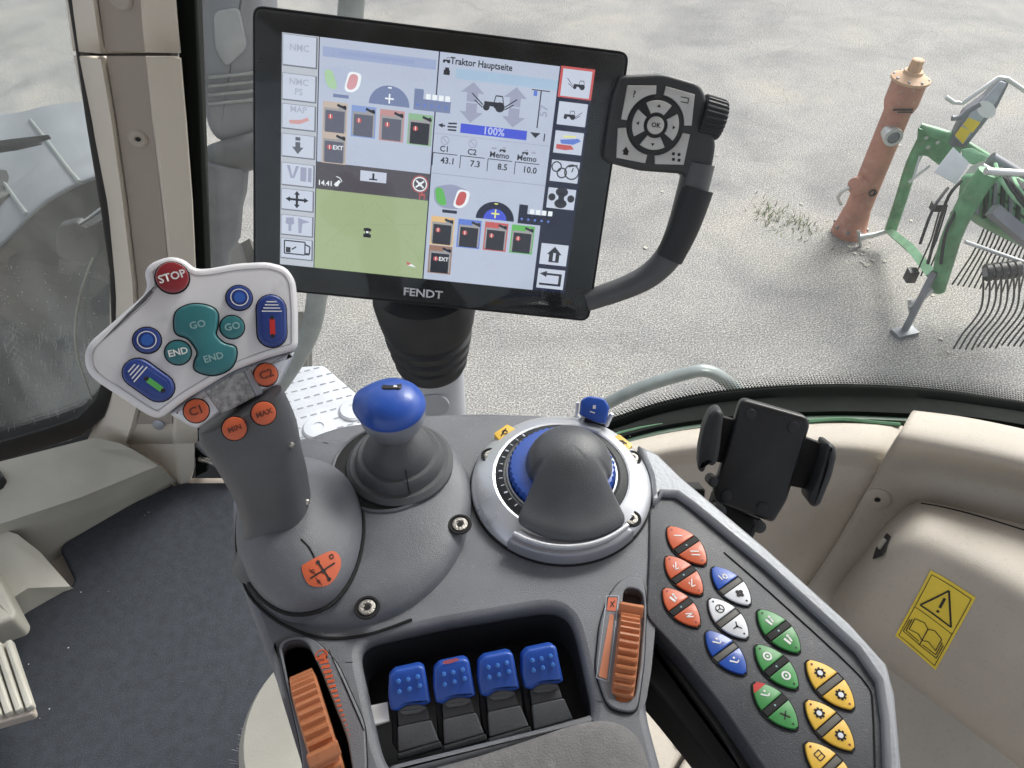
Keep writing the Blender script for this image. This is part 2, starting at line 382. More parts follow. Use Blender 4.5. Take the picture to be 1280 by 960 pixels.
# cab floor with its mat
FL = H(1.56)
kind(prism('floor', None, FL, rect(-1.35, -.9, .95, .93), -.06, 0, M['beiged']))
matp = FL.pts([(238, 588), (170, 636), (78, 690), (101, 738), (-60, 812), (-200, 900), (-300, 1250), (700, 1300), (1000, 900), (800, 640), (480, 560), (300, 560)])
# keep the mat inside the cab floor
matp = [(max(-1.3, min(.85, x)), min(.905, y)) for x, y in matp]
prism('floor_mat', None, FL, rnd(matp, .02), .001, .022, M['mat_'], .008)
tag(bpy.data.objects['floor_mat'], 'dark grey textile floor mat covering the floor left of the console', 'floor mat')
fl = []
for k in range(20):
    x = random.uniform(-40, 300); y = random.uniform(620, 955); p = FL.hit(x, y, .0225)
    if x < 90 and y < 800: continue
    r = random.uniform(.0006, .0016) if k else .004
    fl.append([(p[0]+r*math.cos(t)*random.uniform(.5, 1), p[1]+r*math.sin(t)*random.uniform(.5, 1)) for t in (0, 1.2, 2.4, 3.6, 4.9)])
kind(flat('mat_crumbs', None, FL, fl, .0228, M['white']), 'stuff')

# ---------------- left: raised beige floor edge in front of the mat
t = thing('floor_edge_trim', 'worn beige plastic trim along the floor beneath the dirty left window', 'cab trim', W(60, 640, 1.6))
def P3(L): return [W(x, y, z) for x, y, z in L]
rows = [P3([(-160, 602, 1.74), (0, 577, 1.74), (118, 547, 1.735), (150, 554, 1.73)]),
        P3([(-160, 618, 1.735), (0, 590, 1.735), (122, 562, 1.73), (168, 563, 1.715)]),
        P3([(-170, 690, 1.69), (0, 655, 1.69), (100, 622, 1.69), (198, 582, 1.665)]),
        P3([(-170, 700, 1.66), (5, 668, 1.66), (62, 662, 1.62), (208, 592, 1.625)]),
        P3([(-170, 740, 1.60), (10, 700, 1.60), (76, 691, 1.565), (221, 602, 1.575)]),
        P3([(-170, 770, 1.55), (10, 740, 1.55), (76, 705, 1.55), (224, 604, 1.55)])]
patch('ledge', t, rows, M['cream'], 1, 50)
rows = [P3([(-160, 700, 1.665), (-20, 668, 1.665), (0, 661, 1.665), (22, 668, 1.66)]),
        P3([(-160, 715, 1.66), (-20, 685, 1.66), (15, 680, 1.66), (50, 690, 1.62)]),
        P3([(-160, 800, 1.63), (-20, 770, 1.625), (35, 735, 1.62), (88, 733, 1.59)]),
        P3([(-160, 835, 1.56), (-20, 812, 1.56), (35, 782, 1.56), (103, 742, 1.56)])]
patch('step_block', t, rows, M['cream'], 1, 50)
# black kick plate end (small dark thing at the left edge)
o = prism('black_floor_bracket', None, H(1.72), rnd(H(1.72).pts([(-30, 578), (-2, 583), (11, 604), (2, 612), (-30, 622)]), .004), 0, .02, M['black'], .003)
tag(o, 'small black bracket at the left edge of the photo below the dirty window', 'bracket')
# pedal block and ribbed pedal at the lower left edge
o = prism('beige_pedal_arm', None, H(1.66), rnd(H(1.66).pts([(-60, 700), (-8, 706), (24, 769), (20, 778), (-60, 806)]), .006), -.04, .012, M['cream'], .006)
tag(o, 'smooth beige pedal arm end above the ribbed pedal at the left edge', 'pedal arm')
t = thing('ribbed_pedal', 'beige foot pedal with raised parallel ribs at the lower left edge', 'pedal', W(0, 855, 1.68))
pp = H(1.68); A0 = Vector(pp.hit(14, 803)); A1 = Vector(pp.hit(44, 893)); B0 = Vector(pp.hit(-100, 830)); B1 = Vector(pp.hit(-70, 925))
prism('pedal_base', t, pp, rnd([tuple(B0), tuple(B1), tuple(A1), tuple(A0)], .008), -.012, .004, M['beiged'], .003)
for k in range(9):
    f = k/8.6; q0 = A0.lerp(B0, f); q1 = A1.lerp(B1, f)
    prism('rib', t, pp, rnd(line(q0.lerp(q1, .04), q0.lerp(q1, .96), .0095), .003, 3), .004, .016, M['cream'], .003, 2)

# ================================================================== OUTSIDE
# hydrant
hb = Vector((2.12, 4.1, 0)); hp = Plane(hb, (1, 0, 0), (0, 1, 0))
t = thing('fire_hydrant', 'weathered red-orange pillar hydrant standing on the yard beside the green implement', 'hydrant', hb)
hp = Plane(hb, (1, 0, -.035), (0, 1, 0))
lathe('barrel', t, hp, (0, 0), [(.102, -.02), (.102, .05), (.094, .06), (.082, .15), (.076, .17), (.074, .42), (.073, .80), (.082, .82)], M['hyd'])
lathe('valve_head', t, hp, (0, 0), [(.082, .82), (.087, .835), (.091, .85), (.091, .97), (.085, .975)], M['hyd'])
lathe('cap', t, hp, (0, 0), [(.098, .972), (.103, .976), (.103, .988), (.078, 1.0), (.052, 1.012), (.048, 1.028)], M['hydtop'])
for k in range(8):
    an = k*math.pi/4+.3
    lathe('flange_bolt', t, hp, (.088*math.cos(an), .088*math.sin(an)), [(.009, .985), (.009, .998), (.004, 1.0)], M['steel'], 6, 20)
    lathe('base_bolt', t, hp, (.098*math.cos(an), .098*math.sin(an)), [(.010, .045), (.010, .062), (.004, .064)], M['steel'], 6, 20)
lathe('spindle_nut', t, hp, (0, 0), [(.036, 1.028), (.036, 1.058), (.033, 1.06), (.033, 1.085), (.024, 1.09)], M['hydtop'], 8, 20)
fx = Plane(hb+Vector((-.0, -.062, .70)), (1, 0, 0), (0, 0, 1))
lathe('outlet_coupling', t, fx, (0, 0), [(.045, -.02), (.045, .03), (.052, .032), (.052, .055), (.034, .056), (.034, .03)], M['galv'], 16)
lathe('outlet_plug', t, fx, (0, 0), [(.032, .03), (.032, .052), (.015, .058)], M['steel'], 8)
fx2 = Plane(hb+Vector((-.06, -.04, .36)), (.5, -.86, 0), (0, 0, 1))
lathe('side_boss', t, fx2, (0, 0), [(.055, -.05), (.052, .035), (.03, .045)], M['hyd'], 18)
tube('chain_link', t, [fx2.at(-.02, -.01, .05), fx2.at(-.05, -.05, .07), fx2.at(-.07, -.10, .06), fx2.at(-.05, -.15, .03)], .010, M['galv'], 6)
fx3 = Plane(hb+Vector((.02, -.073, .33)), (1, 0, 0), (0, 0, 1))
lathe('drain_hole', t, fx3, (0, 0), [(.024, -.01), (.024, .008), (.015, .009), (.014, .0)], M['dark'], 14)
flat('nameplate_slot', t, Plane(hb+Vector((.01, -.0925, .85)), (1, 0, 0), (0, 0, 1)), [rect(-.06, -.004, .05, .008), rect(-.03, -.016, .055, -.008)], .001, M['dark'])
# grass by the hydrant
gv, gf = [], []
for k in range(170):
    a_ = random.random()**.5; x = 1.98-.36*a_+random.gauss(0, .05); y = 4.1+.22*a_+random.gauss(0, .09); hgt = random.uniform(.015, .05)
    th = random.uniform(0, 6.28); dx, dy = .004*math.cos(th), .004*math.sin(th); lx, ly = random.gauss(0, .02), random.gauss(0, .02)
    i = len(gv); gv += [(x-dx, y-dy, 0), (x+dx, y+dy, 0), (x+lx, y+ly, hgt)]; gf.append((i, i+1, i+2))
kind(link_mesh('grass_tuft', gv, gf, M['grass'], None), 'stuff')
# debris on the ground near the implement
gv, gf = [], []
for k in range(36):
    c = W(random.gauss(1080, 10), random.gauss(318, 9), 0) if k < 22 else W(random.uniform(780, 1270), random.uniform(150, 460), 0)
    r = random.uniform(.006, .02); i = len(gv)
    for q in range(5): gv.append((c.x+r*math.cos(q*1.26)*random.uniform(.5, 1), c.y+r*math.sin(q*1.26)*random.uniform(.5, 1), .004+random.random()*.004))
    gf.append(tuple(range(i, i+5)))
kind(link_mesh('straw_litter', gv, gf, mat('straw', (.40, .38, .33), .8), None), 'stuff')

# green implement
t = thing('hay_rake', 'green rotary hay implement with black spring tines parked right of the hydrant', 'farm implement', (2.6, 3.4, 0))
ya, yb = 3.95, 3.25
tube('frame_post', t, spath([Y(1158, 168, ya), Y(1140, 205, ya), Y(1126, 250, ya), Y(1113, 288, ya)], 3), [.034]*10, M['gpaint'], 12)
tube('lower_link_beam', t, [Y(1111, 288, ya), Y(1140, 312, 3.6), Y(1166, 345, yb)], [.026, .03, .034], M['gpale'], 4)
tube('frame_post', t, spath([Y(1236, 215, yb), Y(1212, 250, yb), Y(1188, 300, yb), Y(1172, 362, yb)], 3), [.05]*4+[.047]*4+[.042, .038], M['gpaint'], 12)
tube('support_stand', t, [Y(1168, 340, yb-.02), W(1131, 413, .01)], .022, M['steel'], 4)
link_mesh('stand_foot', *box_geo(W(1131, 415, .012), .13, .07, .02, rot=.3), M['steel'], t)
for a_, b_, yy in (((1112, 288), (1074, 297), ya), ((1166, 362), (1137, 383), yb-.04)):
    tube('link_pin', t, [Y(*a_, yy), Y((a_[0]+b_[0])/2, (a_[1]+b_[1])/2+1, yy), Y(*b_, yy)], [.012, .016, .02], M['galv'], 8)
    q = Y(*b_, yy); tube('pin_handle', t, [q+Vector((-.02, 0, .05)), q, q+Vector((.03, 0, -.06))], .010, M['galv'], 6)
hpv = Plane((0, ya-.04, 0), (1, 0, 0), (0, 0, 1)); yv = lambda L: [(Y(x, y, ya-.04).x, Y(x, y, ya-.04).z) for x, y in L]
hpp = prism('headstock_plate', t, hpv, ccw(rnd(yv([(1149, 161), (1186, 170), (1203, 180), (1200, 200), (1186, 214), (1170, 204), (1160, 196), (1147, 193)]), .012)), -.02, .0, M['gpaint'], .004)
flat('plate_holes', hpp, hpv, [circ(yv([q])[0], .012, 10) for q in ((1158, 172), (1160, 184), (1172, 178))], .0012, M['galv'])
tube('cross_tube', t, [Y(1150, 160, ya), Y(1190, 172, ya-.1), Y(1232, 198, ya-.2)], .03, M['gpaint'], 10)
tube('stay_rod', t, [Y(1162, 207, ya-.05), Y(1136, 228, ya-.1)], .008, M['galv'], 6)
tube('stay_rod', t, [Y(1150, 195, ya-.05), Y(1142, 222, ya-.1)], .007, M['galv'], 6)
pv = Plane(Y(1195, 208, 3.6), (1, 0, -.1), (0, .55, .83))
prism('cover_flap', t, pv, pv.pts([(1192, 184), (1212, 204), (1195, 230), (1168, 215)]), -.006, 0, M['paper'])
prism('cover_flap', t, pv, pv.pts([(1215, 208), (1249, 194), (1228, 214), (1202, 226)]), -.016, -.01, mat('cover_pale', (.55, .58, .52), .5))
prism('green_guard', t, pv, rnd(pv.pts([(1206, 186), (1218, 184), (1240, 196), (1222, 206), (1208, 200)]), .01), -.03, -.018, M['gpale'], .004)
pa = Plane(Y(1228, 150, 3.8), (.55, 0, .83), (-.75, .3, .5))
arm_ = pa.pts([(1186, 182), (1206, 140), (1232, 121), (1252, 100), (1262, 98), (1261, 106), (1247, 134), (1206, 186)])
prism('support_arm', t, pa, rnd(arm_, .012), -.07, 0, M['steel'], .006)
prism('arm_plate', t, pa, rnd(pa.pts([(1193, 170), (1212, 142), (1250, 101), (1258, 103), (1244, 128), (1203, 180)]), .008), .001, .012, mat('arm_grey', (.42, .45, .50), .45, .2), .003)
prism('yellow_decal', t, pa, pa.pts([(1193, 168), (1201, 157), (1213, 163), (1203, 179)]), .0125, .0145, M['sticky'])
prism('yellow_decal', t, pa, pa.pts([(1203, 155), (1210, 146), (1225, 152), (1215, 165)]), .0125, .0145, M['sticky'])
prism('oval_decal', t, pa, circ(pa.hit(1232, 136), .035, 18, .055), .0125, .0145, M['white'])
tube('crank_handle', t, [Y(1182, 121, 3.7), Y(1192, 128, 3.7), Y(1203, 129, 3.7), Y(1248, 97, 3.7), Y(1258, 98, 3.7), Y(1285, 116, 3.7)], .011, M['galv'], 8)
tube('hook_bar', t, [Y(1190, 148, 3.75), Y(1200, 147, 3.75), Y(1208, 140, 3.75), Y(1225, 130, 3.75)], .014, M['steel'], 8)
tube('drawbar_pipe', t, [Y(1238, 198, 3.6), Y(1300, 236, 3.5)], .035, M['steel'], 10)
tube('drawbar_pipe', t, [Y(1226, 208, 3.4), Y(1300, 250, 3.3)], .02, M['galv'], 10)
tube('hydraulic_hose', t, spath([Y(1202, 226, 3.4), Y(1186, 245, 3.35), Y(1172, 285, 3.3), Y(1160, 330, 3.25)], 4), .008, M['rubber'], 6)
tube('hydraulic_hose', t, spath([Y(1185, 235, 3.4), Y(1166, 262, 3.3), Y(1150, 305, 3.25)], 4), .008, M['rubber'], 6)
tube('hydraulic_hose', t, spath([Y(1210, 232, 3.3), Y(1196, 262, 3.25), Y(1182, 292, 3.2), Y(1176, 330, 3.15)], 4), .009, M['rubber'], 6)
link_mesh('tine_bracket', *box_geo(Y(1173, 258, 3.4), .07, .04, .04), M['black'], t)
link_mesh('tine_bracket', *box_geo(Y(1139, 344, 3.4), .05, .05, .07), M['black'], t)
# gearbox housing made of ribs and plates
gp = Plane(Y(1250, 250, 3.3), (1, 0, 0), (0, .5, .86))
prism('gearbox_housing', t, gp, rnd(gp.pts([(1222, 218), (1262, 214), (1340, 250), (1340, 330), (1275, 300), (1240, 282), (1216, 262)]), .03), -.14, 0, M['gpaint'], .03)
for k in range(6):
    x = 1224+k*10; tube('housing_rib', t, [gp.at(*gp.hit(x, 222+k*3), .004), gp.at(*gp.hit(x-4, 268+k*5), .004)], .012, M['gdark'] if k % 2 else M['steel'], 6)
tube('rotor_arm', t, [Y(1240, 262, 3.2), Y(1320, 330, 3.05)], .04, M['steel'], 4)
tube('rotor_arm', t, [Y(1232, 214, 3.2), Y(1300, 218, 3.2)], .018, M['galv'], 8)
tube('rotor_arm', t, [Y(1206, 302, 3.05), Y(1300, 335, 2.95)], .010, M['galv'], 8)
prism('yellow_decal', t, gp, gp.pts([(1268, 238), (1290, 240), (1290, 250), (1266, 246)]), .001, .004, M['sticky'])
tube('tine_beam', t, [Y(1231, 340, 2.9), Y(1320, 332, 2.9)], .03, M['steel'], 4)
for k in range(5): tube('tine_clamp', t, [Y(1232+k*9, 341-k, 2.9), Y(1238+k*9, 340-k, 2.9)], .042, M['black'], 8)
for k in range(17):
    x = 1229+k*7.5; yy = 2.9+.02*(k % 2)
    tube('tine', t, spath([Y(x, 346-k*.6, yy), Y(x+(k % 3)*.6, 368, yy), Y(x-3, 386, yy), Y(x-12, 401, yy-.02), Y(x-26, 418, yy-.04), Y(x-37, 436-k*.5+(k % 4), yy-.06)], 3), .0050, M['tine'], 5)
for k in range(13):
    x0 = 1230+k*6; tube('tine', t, spath([Y(x0, 286-k, 3.35), Y(x0-6, 300, 3.34), Y(x0-16, 320, 3.33), Y(x0-40+k, 356+k, 3.3)], 3), .0048, M['tine'], 5)
for k in range(5):
    x0 = 1176+k*7; tube('tine', t, [Y(x0, 258+k*3, 3.45), Y(x0-12, 300, 3.4), Y(x0-32, 345, 3.35)], .0045, M['tine'], 5)
for k in range(8):
    x0 = 1244+k*7; tube('hydraulic_hose', t, spath([Y(x0, 205+k*5, 3.3), Y(x0+8, 226+k*3, 3.18), Y(x0+22, 246+k*2, 3.16), Y(x0+40, 262+k*7, 3.2)], 3), .009, M['rubber'] if k % 3 else M['gpale'], 6)

# tractor's outer parts --------------------------------------------------
# front wheel and mudguard seen through the dirty panes
wc = Vector((-1.52, 2.0, .80))
troot = thing('tractor_exterior', 'dusty front wheel and pale grey mudguard of the tractor beyond the dirty left window', 'tractor', (wc.x, wc.y, 0))
def group_part(name):
    o = bpy.data.objects.new(name, None); COL.objects.link(o); o.parent = troot; o.empty_display_size = .05; ORG[o.name] = ORG[troot.name]; return o
t = group_part('front_wheel')
prof = [(.28, -.17), (.34, -.2), (.55, -.27), (.66, -.27), (.70, -.24), (.72, -.12), (.73, 0), (.72, .12), (.70, .24), (.66, .27), (.55, .27), (.34, .2), (.28, .17)]
wp = Plane(wc, (1, 0, 0), (0, 0, 1))
lathe('tyre', t, wp, (0, 0), prof, M['tyre'], 48)
lathe('rim', t, wp, (0, 0), [(.02, .05), (.2, .07), (.29, .17), (.30, .175), (.30, -.175), (.29, -.17), (.2, -.07), (.02, -.05)], mat('rim_red', (.35, .02, .02), .5), 32)
gs = []
for k in range(26):
    for s_ in (-1, 1):
        a_ = (k+.25*s_)*2*math.pi/26; ring = []
        for q, (hh, rr, da) in enumerate(((.02, .765, 0), (.12, .76, .07), (.25, .735, .16))):
            r2 = []
            for dr, dd in ((-.06, -.028), (0, -.02), (0, .02), (-.06, .028)):
                an = a_+da+dd; r2.append(wp.at((rr+dr)*math.cos(an), (rr+dr)*math.sin(an), s_*hh))
            ring.append(r2)
        gs.append(loft_geo(ring))
kind(link_mesh('tread_lugs', *join(gs), mat('lug_dust', (.075, .075, .07), .9, var=.3, vscale=12), t), 'stuff')
t = group_part('mudguard')
def guard(r0, h0, h1, a0, a1, n=24, curl=.05):
    rings = []
    for i in range(n+1):
        a_ = math.radians(a0+(a1-a0)*i/n); sec = []
        for hh, rr in ((h0, r0-curl*1.8), (h0+.005, r0-curl*.6), (h0+.04, r0), ((h0+h1)/2, r0+.015), (h1-.04, r0), (h1-.005, r0-curl*.6), (h1, r0-curl*1.8),
                       (h1-.01, r0-curl*1.8), (h1-.045, r0-.012), ((h0+h1)/2, r0), (h0+.045, r0-.012), (h0+.01, r0-curl*1.8)):
            sec.append(wp.at(rr*math.cos(a_), rr*math.sin(a_), hh))
        rings.append(sec)
    return loft_geo(rings)
YR = lambda L: [Y(*q) for q in L]
rows = [YR([(-260, 60, 2.7), (-100, 120, 2.7), (0, 142, 2.65), (70, 130, 2.6), (150, 128, 2.55), (236, 150, 2.5)]),
        YR([(-260, 180, 2.3), (-100, 215, 2.3), (0, 212, 2.25), (70, 178, 2.2), (150, 164, 2.2), (238, 178, 2.2)]),
        YR([(-260, 300, 1.95), (-100, 330, 1.9), (0, 270, 1.86), (60, 222, 1.85), (140, 194, 1.85), (240, 198, 1.9)]),
        YR([(-260, 390, 1.78), (-100, 385, 1.74), (0, 300, 1.70), (58, 246, 1.70), (135, 213, 1.70), (242, 210, 1.74)]),
        YR([(-260, 402, 1.77), (-100, 396, 1.73), (0, 309, 1.70), (60, 254, 1.70), (136, 220, 1.70), (242, 216, 1.74)]),
        YR([(-260, 398, 1.85), (-100, 392, 1.82), (0, 306, 1.80), (60, 252, 1.80), (136, 219, 1.80), (242, 215, 1.84)])]
og, bg_ = patch('guard_shell', t, rows, M['fender'], 5)
for L in (((38, 150), (62, 180), (86, 212), (100, 228)), ((-30, 190), (0, 222), (22, 252), (34, 268))):
    pts_ = []
    for q in smooth(L, 4, False):
        p, n_ = cast(*q, bg_)
        if p: pts_.append(p+n_*.001)
    if len(pts_) > 2: tube('guard_seam', t, pts_, .006, M['rail'], 6)
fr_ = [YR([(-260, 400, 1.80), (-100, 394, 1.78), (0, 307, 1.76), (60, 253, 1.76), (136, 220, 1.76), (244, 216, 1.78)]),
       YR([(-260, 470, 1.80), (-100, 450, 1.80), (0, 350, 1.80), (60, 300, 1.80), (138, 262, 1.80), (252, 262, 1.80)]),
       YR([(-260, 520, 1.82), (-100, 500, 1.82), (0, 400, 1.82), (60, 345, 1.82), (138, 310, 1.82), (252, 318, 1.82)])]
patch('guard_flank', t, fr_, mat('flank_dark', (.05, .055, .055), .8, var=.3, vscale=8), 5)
# wiper arm on the left pane side
t = thing('wiper_arm', 'dark wiper arm lying across the dirty left window', 'wiper', Y(30, 180, 1.25))
tube('arm', t, [Y(-40, 190, 1.25), Y(20, 180, 1.25), Y(62, 171, 1.25)], [.012, .010, .004], M['black'], 6, flat_=.5)
tube('blade', t, [Y(-40, 193, 1.27), Y(20, 184, 1.27), Y(50, 177, 1.27)], [.006]*3, M['rubber'], 6)
# mirror bracket and rails right of pillar
t = thing('exterior_mirror', 'grey folded exterior mirror housing between the pillar and the screen', 'mirror', Y(285, 120, 1.25))
mp_ = Plane(Y(280, 120, 1.25), (1, 0, .12), (0, .2, 1))
prism('mirror_housing', t, mp_, rnd(mp_.pts([(236, -40), (322, -60), (330, 165), (300, 185), (262, 178), (245, 120)]), .03), -.10, 0, mat('mirror_grey', (.15, .16, .18), .45, .1, var=.2, vscale=9), .02)
prism('mirror_panel', t, mp_, rnd(mp_.pts([(268, 14), (300, 8), (310, 60), (284, 84), (270, 60)]), .012), .001, .006, mat('mirror_pale', (.24, .255, .27), .4), .002)
for k in range(4):
    prism('housing_rib', t, mp_, mp_.pts([(262, 94+k*11), (322, 88+k*11), (322, 92+k*11), (262, 98+k*11)]), .001, .008, M['rail'], .001)
tube('mirror_arm', t, spath([Y(250, 215, 1.22), Y(275, 200, 1.22), Y(330, 185, 1.22), Y(400, 160, 1.22)], 3), .030, mat('arm_dark', (.07, .075, .08), .5, var=.2), 12)
tube('mirror_stalk', t, spath([Y(275, 200, 1.22), Y(272, 250, 1.2), Y(268, 310, 1.18), Y(262, 380, 1.15)], 3), [.05]*3+[.045]*3+[.03]*4, mat('stalk_grey', (.09, .095, .11), .5, var=.2), 12)
# grab rails
o = tube('front_grab_rail', None, spath([Y(444, -60, 1.02), Y(438, 20, 1.02), Y(425, 150, 1.0), Y(408, 290, .98), Y(398, 360, .98), Y(385, 420, .98), Y(345, 486, .96), Y(300, 540, .95)], 5), .0165, M['rail'], 12)
tag(o, 'dark grey tubular grab rail running down behind the screen to the joystick', 'grab rail')
o = tube('side_hand_rail', None, spath([Y(700, 540, .95), Y(745, 512, .95), Y(800, 485, .95), Y(862, 466, .95), Y(885, 464, .95), Y(905, 474, .95), Y(930, 496, .95), Y(950, 520, .95)], 5), .0115, mat('rail_pale', (.22, .25, .25), .4, .3, var=.12), 12)
tag(o, 'bent pale grey hand rail outside the window behind the phone holder', 'hand rail')
# perforated step
t = thing('perforated_step', 'white perforated platform with anti slip slots outside behind the joystick', 'step', W(400, 510, 1.5))
ps = H(1.5); outl = ps.pts([(362, 459), (404, 456), (455, 500), (452, 560), (360, 580), (338, 520), (348, 476)])
prism('step_plate', t, ps, rnd(outl, .012), -.03, 0, M['step'], .004)
u0 = Vector(ps.hit(352, 482)); ux = Vector(ps.hit(364, 479))-u0; uy = Vector(ps.hit(357, 494))-u0
gs = []
for i in range(-1, 9):
    for j in range(-3, 7):
        c = u0+ux*(i+.5*(j % 2)*0+j*-.05)+uy*j*.85; 
        d_ = ux.normalized()*.0042; px_ = c
        # inside test in picture terms replaced by polygon test on the plate
        ins = False; n_ = len(outl)
        for q in range(n_):
            x1, y1 = outl[q]; x2, y2 = outl[(q+1) % n_]
            if (y1 > c.y) != (y2 > c.y) and c.x < (x2-x1)*(c.y-y1)/(y2-y1)+x1: ins = not ins
        bad = any((c-Vector(ps.hit(*cc))).length < .036 for cc in ((398, 536), (443, 513)))
        if ins and not bad:
            gs.append([tuple(c-d_*1.6-uy.normalized()*.0016), tuple(c+d_*1.6-uy.normalized()*.0016), tuple(c+d_*1.6+uy.normalized()*.0022), tuple(c-d_*1.6+uy.normalized()*.0022)])
s_ = flat('slots', t, ps, gs, .0006, mat('slot_grey', (.17, .18, .2), .7)); s_['kind'] = 'stuff'
for cc in ((398, 536), (443, 513)):
    lathe('round_cap', t, ps, ps.hit(*cc), [(.034, 0), (.034, .004), (.030, .008), (.013, .0085), (.012, .006)], M['step'], 28)
# metal latch at foot of pillar
t = thing('door_latch', 'small bright metal latch on the floor right of the pillar foot', 'latch', W(262, 578, 1.63))
tube('latch_pin', t, [W(250, 573, 1.63), W(262, 577, 1.63), W(276, 582, 1.63)], [.006, .005, .008], M['chrome'], 8)
tube('latch_arm', t, [W(246, 552, 1.68), W(258, 562, 1.66), W(275, 576, 1.64)], [.008, .010, .007], M['steel'], 8)
o = tube('black_door_sill', None, [W(246, 560, 1.62), W(262, 566, 1.62), W(300, 584, 1.60), W(420, 560, 1.60)], .02, M['black'], 8)
tag(o, 'black rubber sill strip beside the pillar foot behind the joystick', 'sill')

# ================================================================== CAB SHELL
# front pillar
t = thing('front_pillar', 'beige cab pillar with round plug standing between the left and right windows', 'pillar', W(190, 590, 1.58))
def prow(py, xs): # outer left, facet, recess L, recess R, facet, outer right
    yb_ = (.952, .940, .900, .912, .912, .902, .906, .95)
    L = (xs[0], xs[0]+1, xs[1]-2, xs[1]+3, xs[2]-3, xs[2]+2, xs[3]-1, xs[3])
    return [Y(x, py, y) for x, y in zip(L, yb_)]
up_rows = [(-90, (78, 107, 177, 210)), (-30, (86, 114, 180, 213)), (20, (92, 121, 183, 217)), (64, (98, 127, 187, 221))]
lo_rows = [(70, (99, 128, 188, 222)), (72, (99, 128, 188, 222)), (150, (115, 141, 196, 229)), (250, (134, 155, 208, 237)), (350, (143, 167, 218, 242)), (450, (142, 172, 222, 243)),
           (505, (135, 172, 222, 244)), (530, (124, 166, 221, 244)), (552, (113, 158, 220, 244))]
def faceted(rows):
    vs, fs = [], []
    R_ = [prow(py, xs) for py, xs in rows]
    n = len(R_[0])
    for r in R_: vs += r
    for j in range(len(R_)-1):
        for i in range(n-1): fs.append((j*n+i, j*n+i+1, (j+1)*n+i+1, (j+1)*n+i))
    return vs, fs
def strip(name, par, outl, y0, th, m, bev=.003):
    pl = Plane((0, y0, 0), (1, 0, 0), (0, 0, 1)); L = [Y(x, y, y0) for x, y in outl]
    return prism(name, par, pl, [(p.x, p.z) for p in L], -th, 0, m, bev)
strip('joint_backing', t, [(100, 56), (222, 56), (222, 80), (100, 80)], .955, .004, M['groove'], .001)
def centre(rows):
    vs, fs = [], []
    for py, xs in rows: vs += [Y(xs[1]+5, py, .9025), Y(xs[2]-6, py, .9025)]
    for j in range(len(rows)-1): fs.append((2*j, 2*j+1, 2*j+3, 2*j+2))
    return link_mesh('centre_strip', vs, fs, M['beiged'], t, 180)  # flat strip in a darker beige over the pillar centre
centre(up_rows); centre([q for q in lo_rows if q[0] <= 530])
for nm, rr in (('upper_cover', up_rows), ('lower_cover', lo_rows)):
    vs, fs = faceted(rr); o = link_mesh(nm, vs, fs, M['pil'], t, 25)
    m_ = o.modifiers.new('solid', 'SOLIDIFY'); m_.thickness = -.006; m_.offset = 1
vs, fs = faceted([(552, (113, 158, 220, 244)), (558, (130, 160, 221, 244)), (566, (166, 175, 222, 244)), (582, (194, 202, 222, 244)), (610, (219, 221, 226, 236))]); o = link_mesh('pillar_foot', vs, fs, M['pil'], t, 25)
lathe('round_plug', t, Plane(Y(173, 172, .905), (1, 0, 0), (0, .1, 1)), (0, 0), [(.0125, 0), (.0125, .004), (.010, .006), (.003, .0055), (.0025, .003)], M['beige'], 24)
lathe('plug_hole', t, Plane(Y(173, 174, .899), (1, 0, 0), (0, .1, 1)), (0, 0), [(.0028, 0), (.0028, .0015)], M['deep'], 10)
lathe('foot_screw', t, Plane(Y(199, 530, .902), (1, 0, 0), (0, .3, 1)), (0, 0), [(.010, 0), (.010, .004), (.006, .005)], M['silverd'], 20)
lathe('round_plug', t, Plane(Y(152, -2, .905), (1, 0, 0), (0, .1, 1)), (0, 0), [(.0125, 0), (.0125, .004), (.010, .006)], M['beige'], 24)
strip('window_seal', t, [(212, -100), (243, -100), (243, 0), (248, 120), (255, 300), (259, 420), (259, 590), (244, 597), (243, 400), (238, 250), (228, 120), (216, 0)], .925, .03, M['rubber2'])
strip('window_seal', t, [(75, -100), (90, -100), (99, 55), (116, 150), (136, 250), (146, 340), (147, 420), (143, 486), (130, 522), (104, 545), (60, 560), (0, 577), (-200, 612), (-200, 590), (0, 552), (60, 535), (96, 522), (118, 500), (134, 460), (139, 420), (136, 340), (126, 270), (106, 150), (93, 60), (82, -10)], .928, .03, M['black'])
# left (front) pane : behind the seal
t = thing('left_window', 'dirty left window pane with wiper smears and dust over the mudguard', 'window', Y(0, 560, .95))
gl1 = glass_mat('dirty_glass', .055, stre=(1, 1, .35), amount=.20, scale=7, lo=.42, hi=.72, basec=(.42, .44, .44))
prism('pane', t, Plane((0, .955, 0), (1, 0, 0), (0, 0, 1)), [(Y(x, y, .955).x, Y(x, y, .955).z) for x, y in [(-420, -100), (84, -100), (100, 60), (118, 150), (140, 260), (146, 420), (135, 500), (90, 550), (0, 572), (-420, 640)]], -.005, 0, gl1)
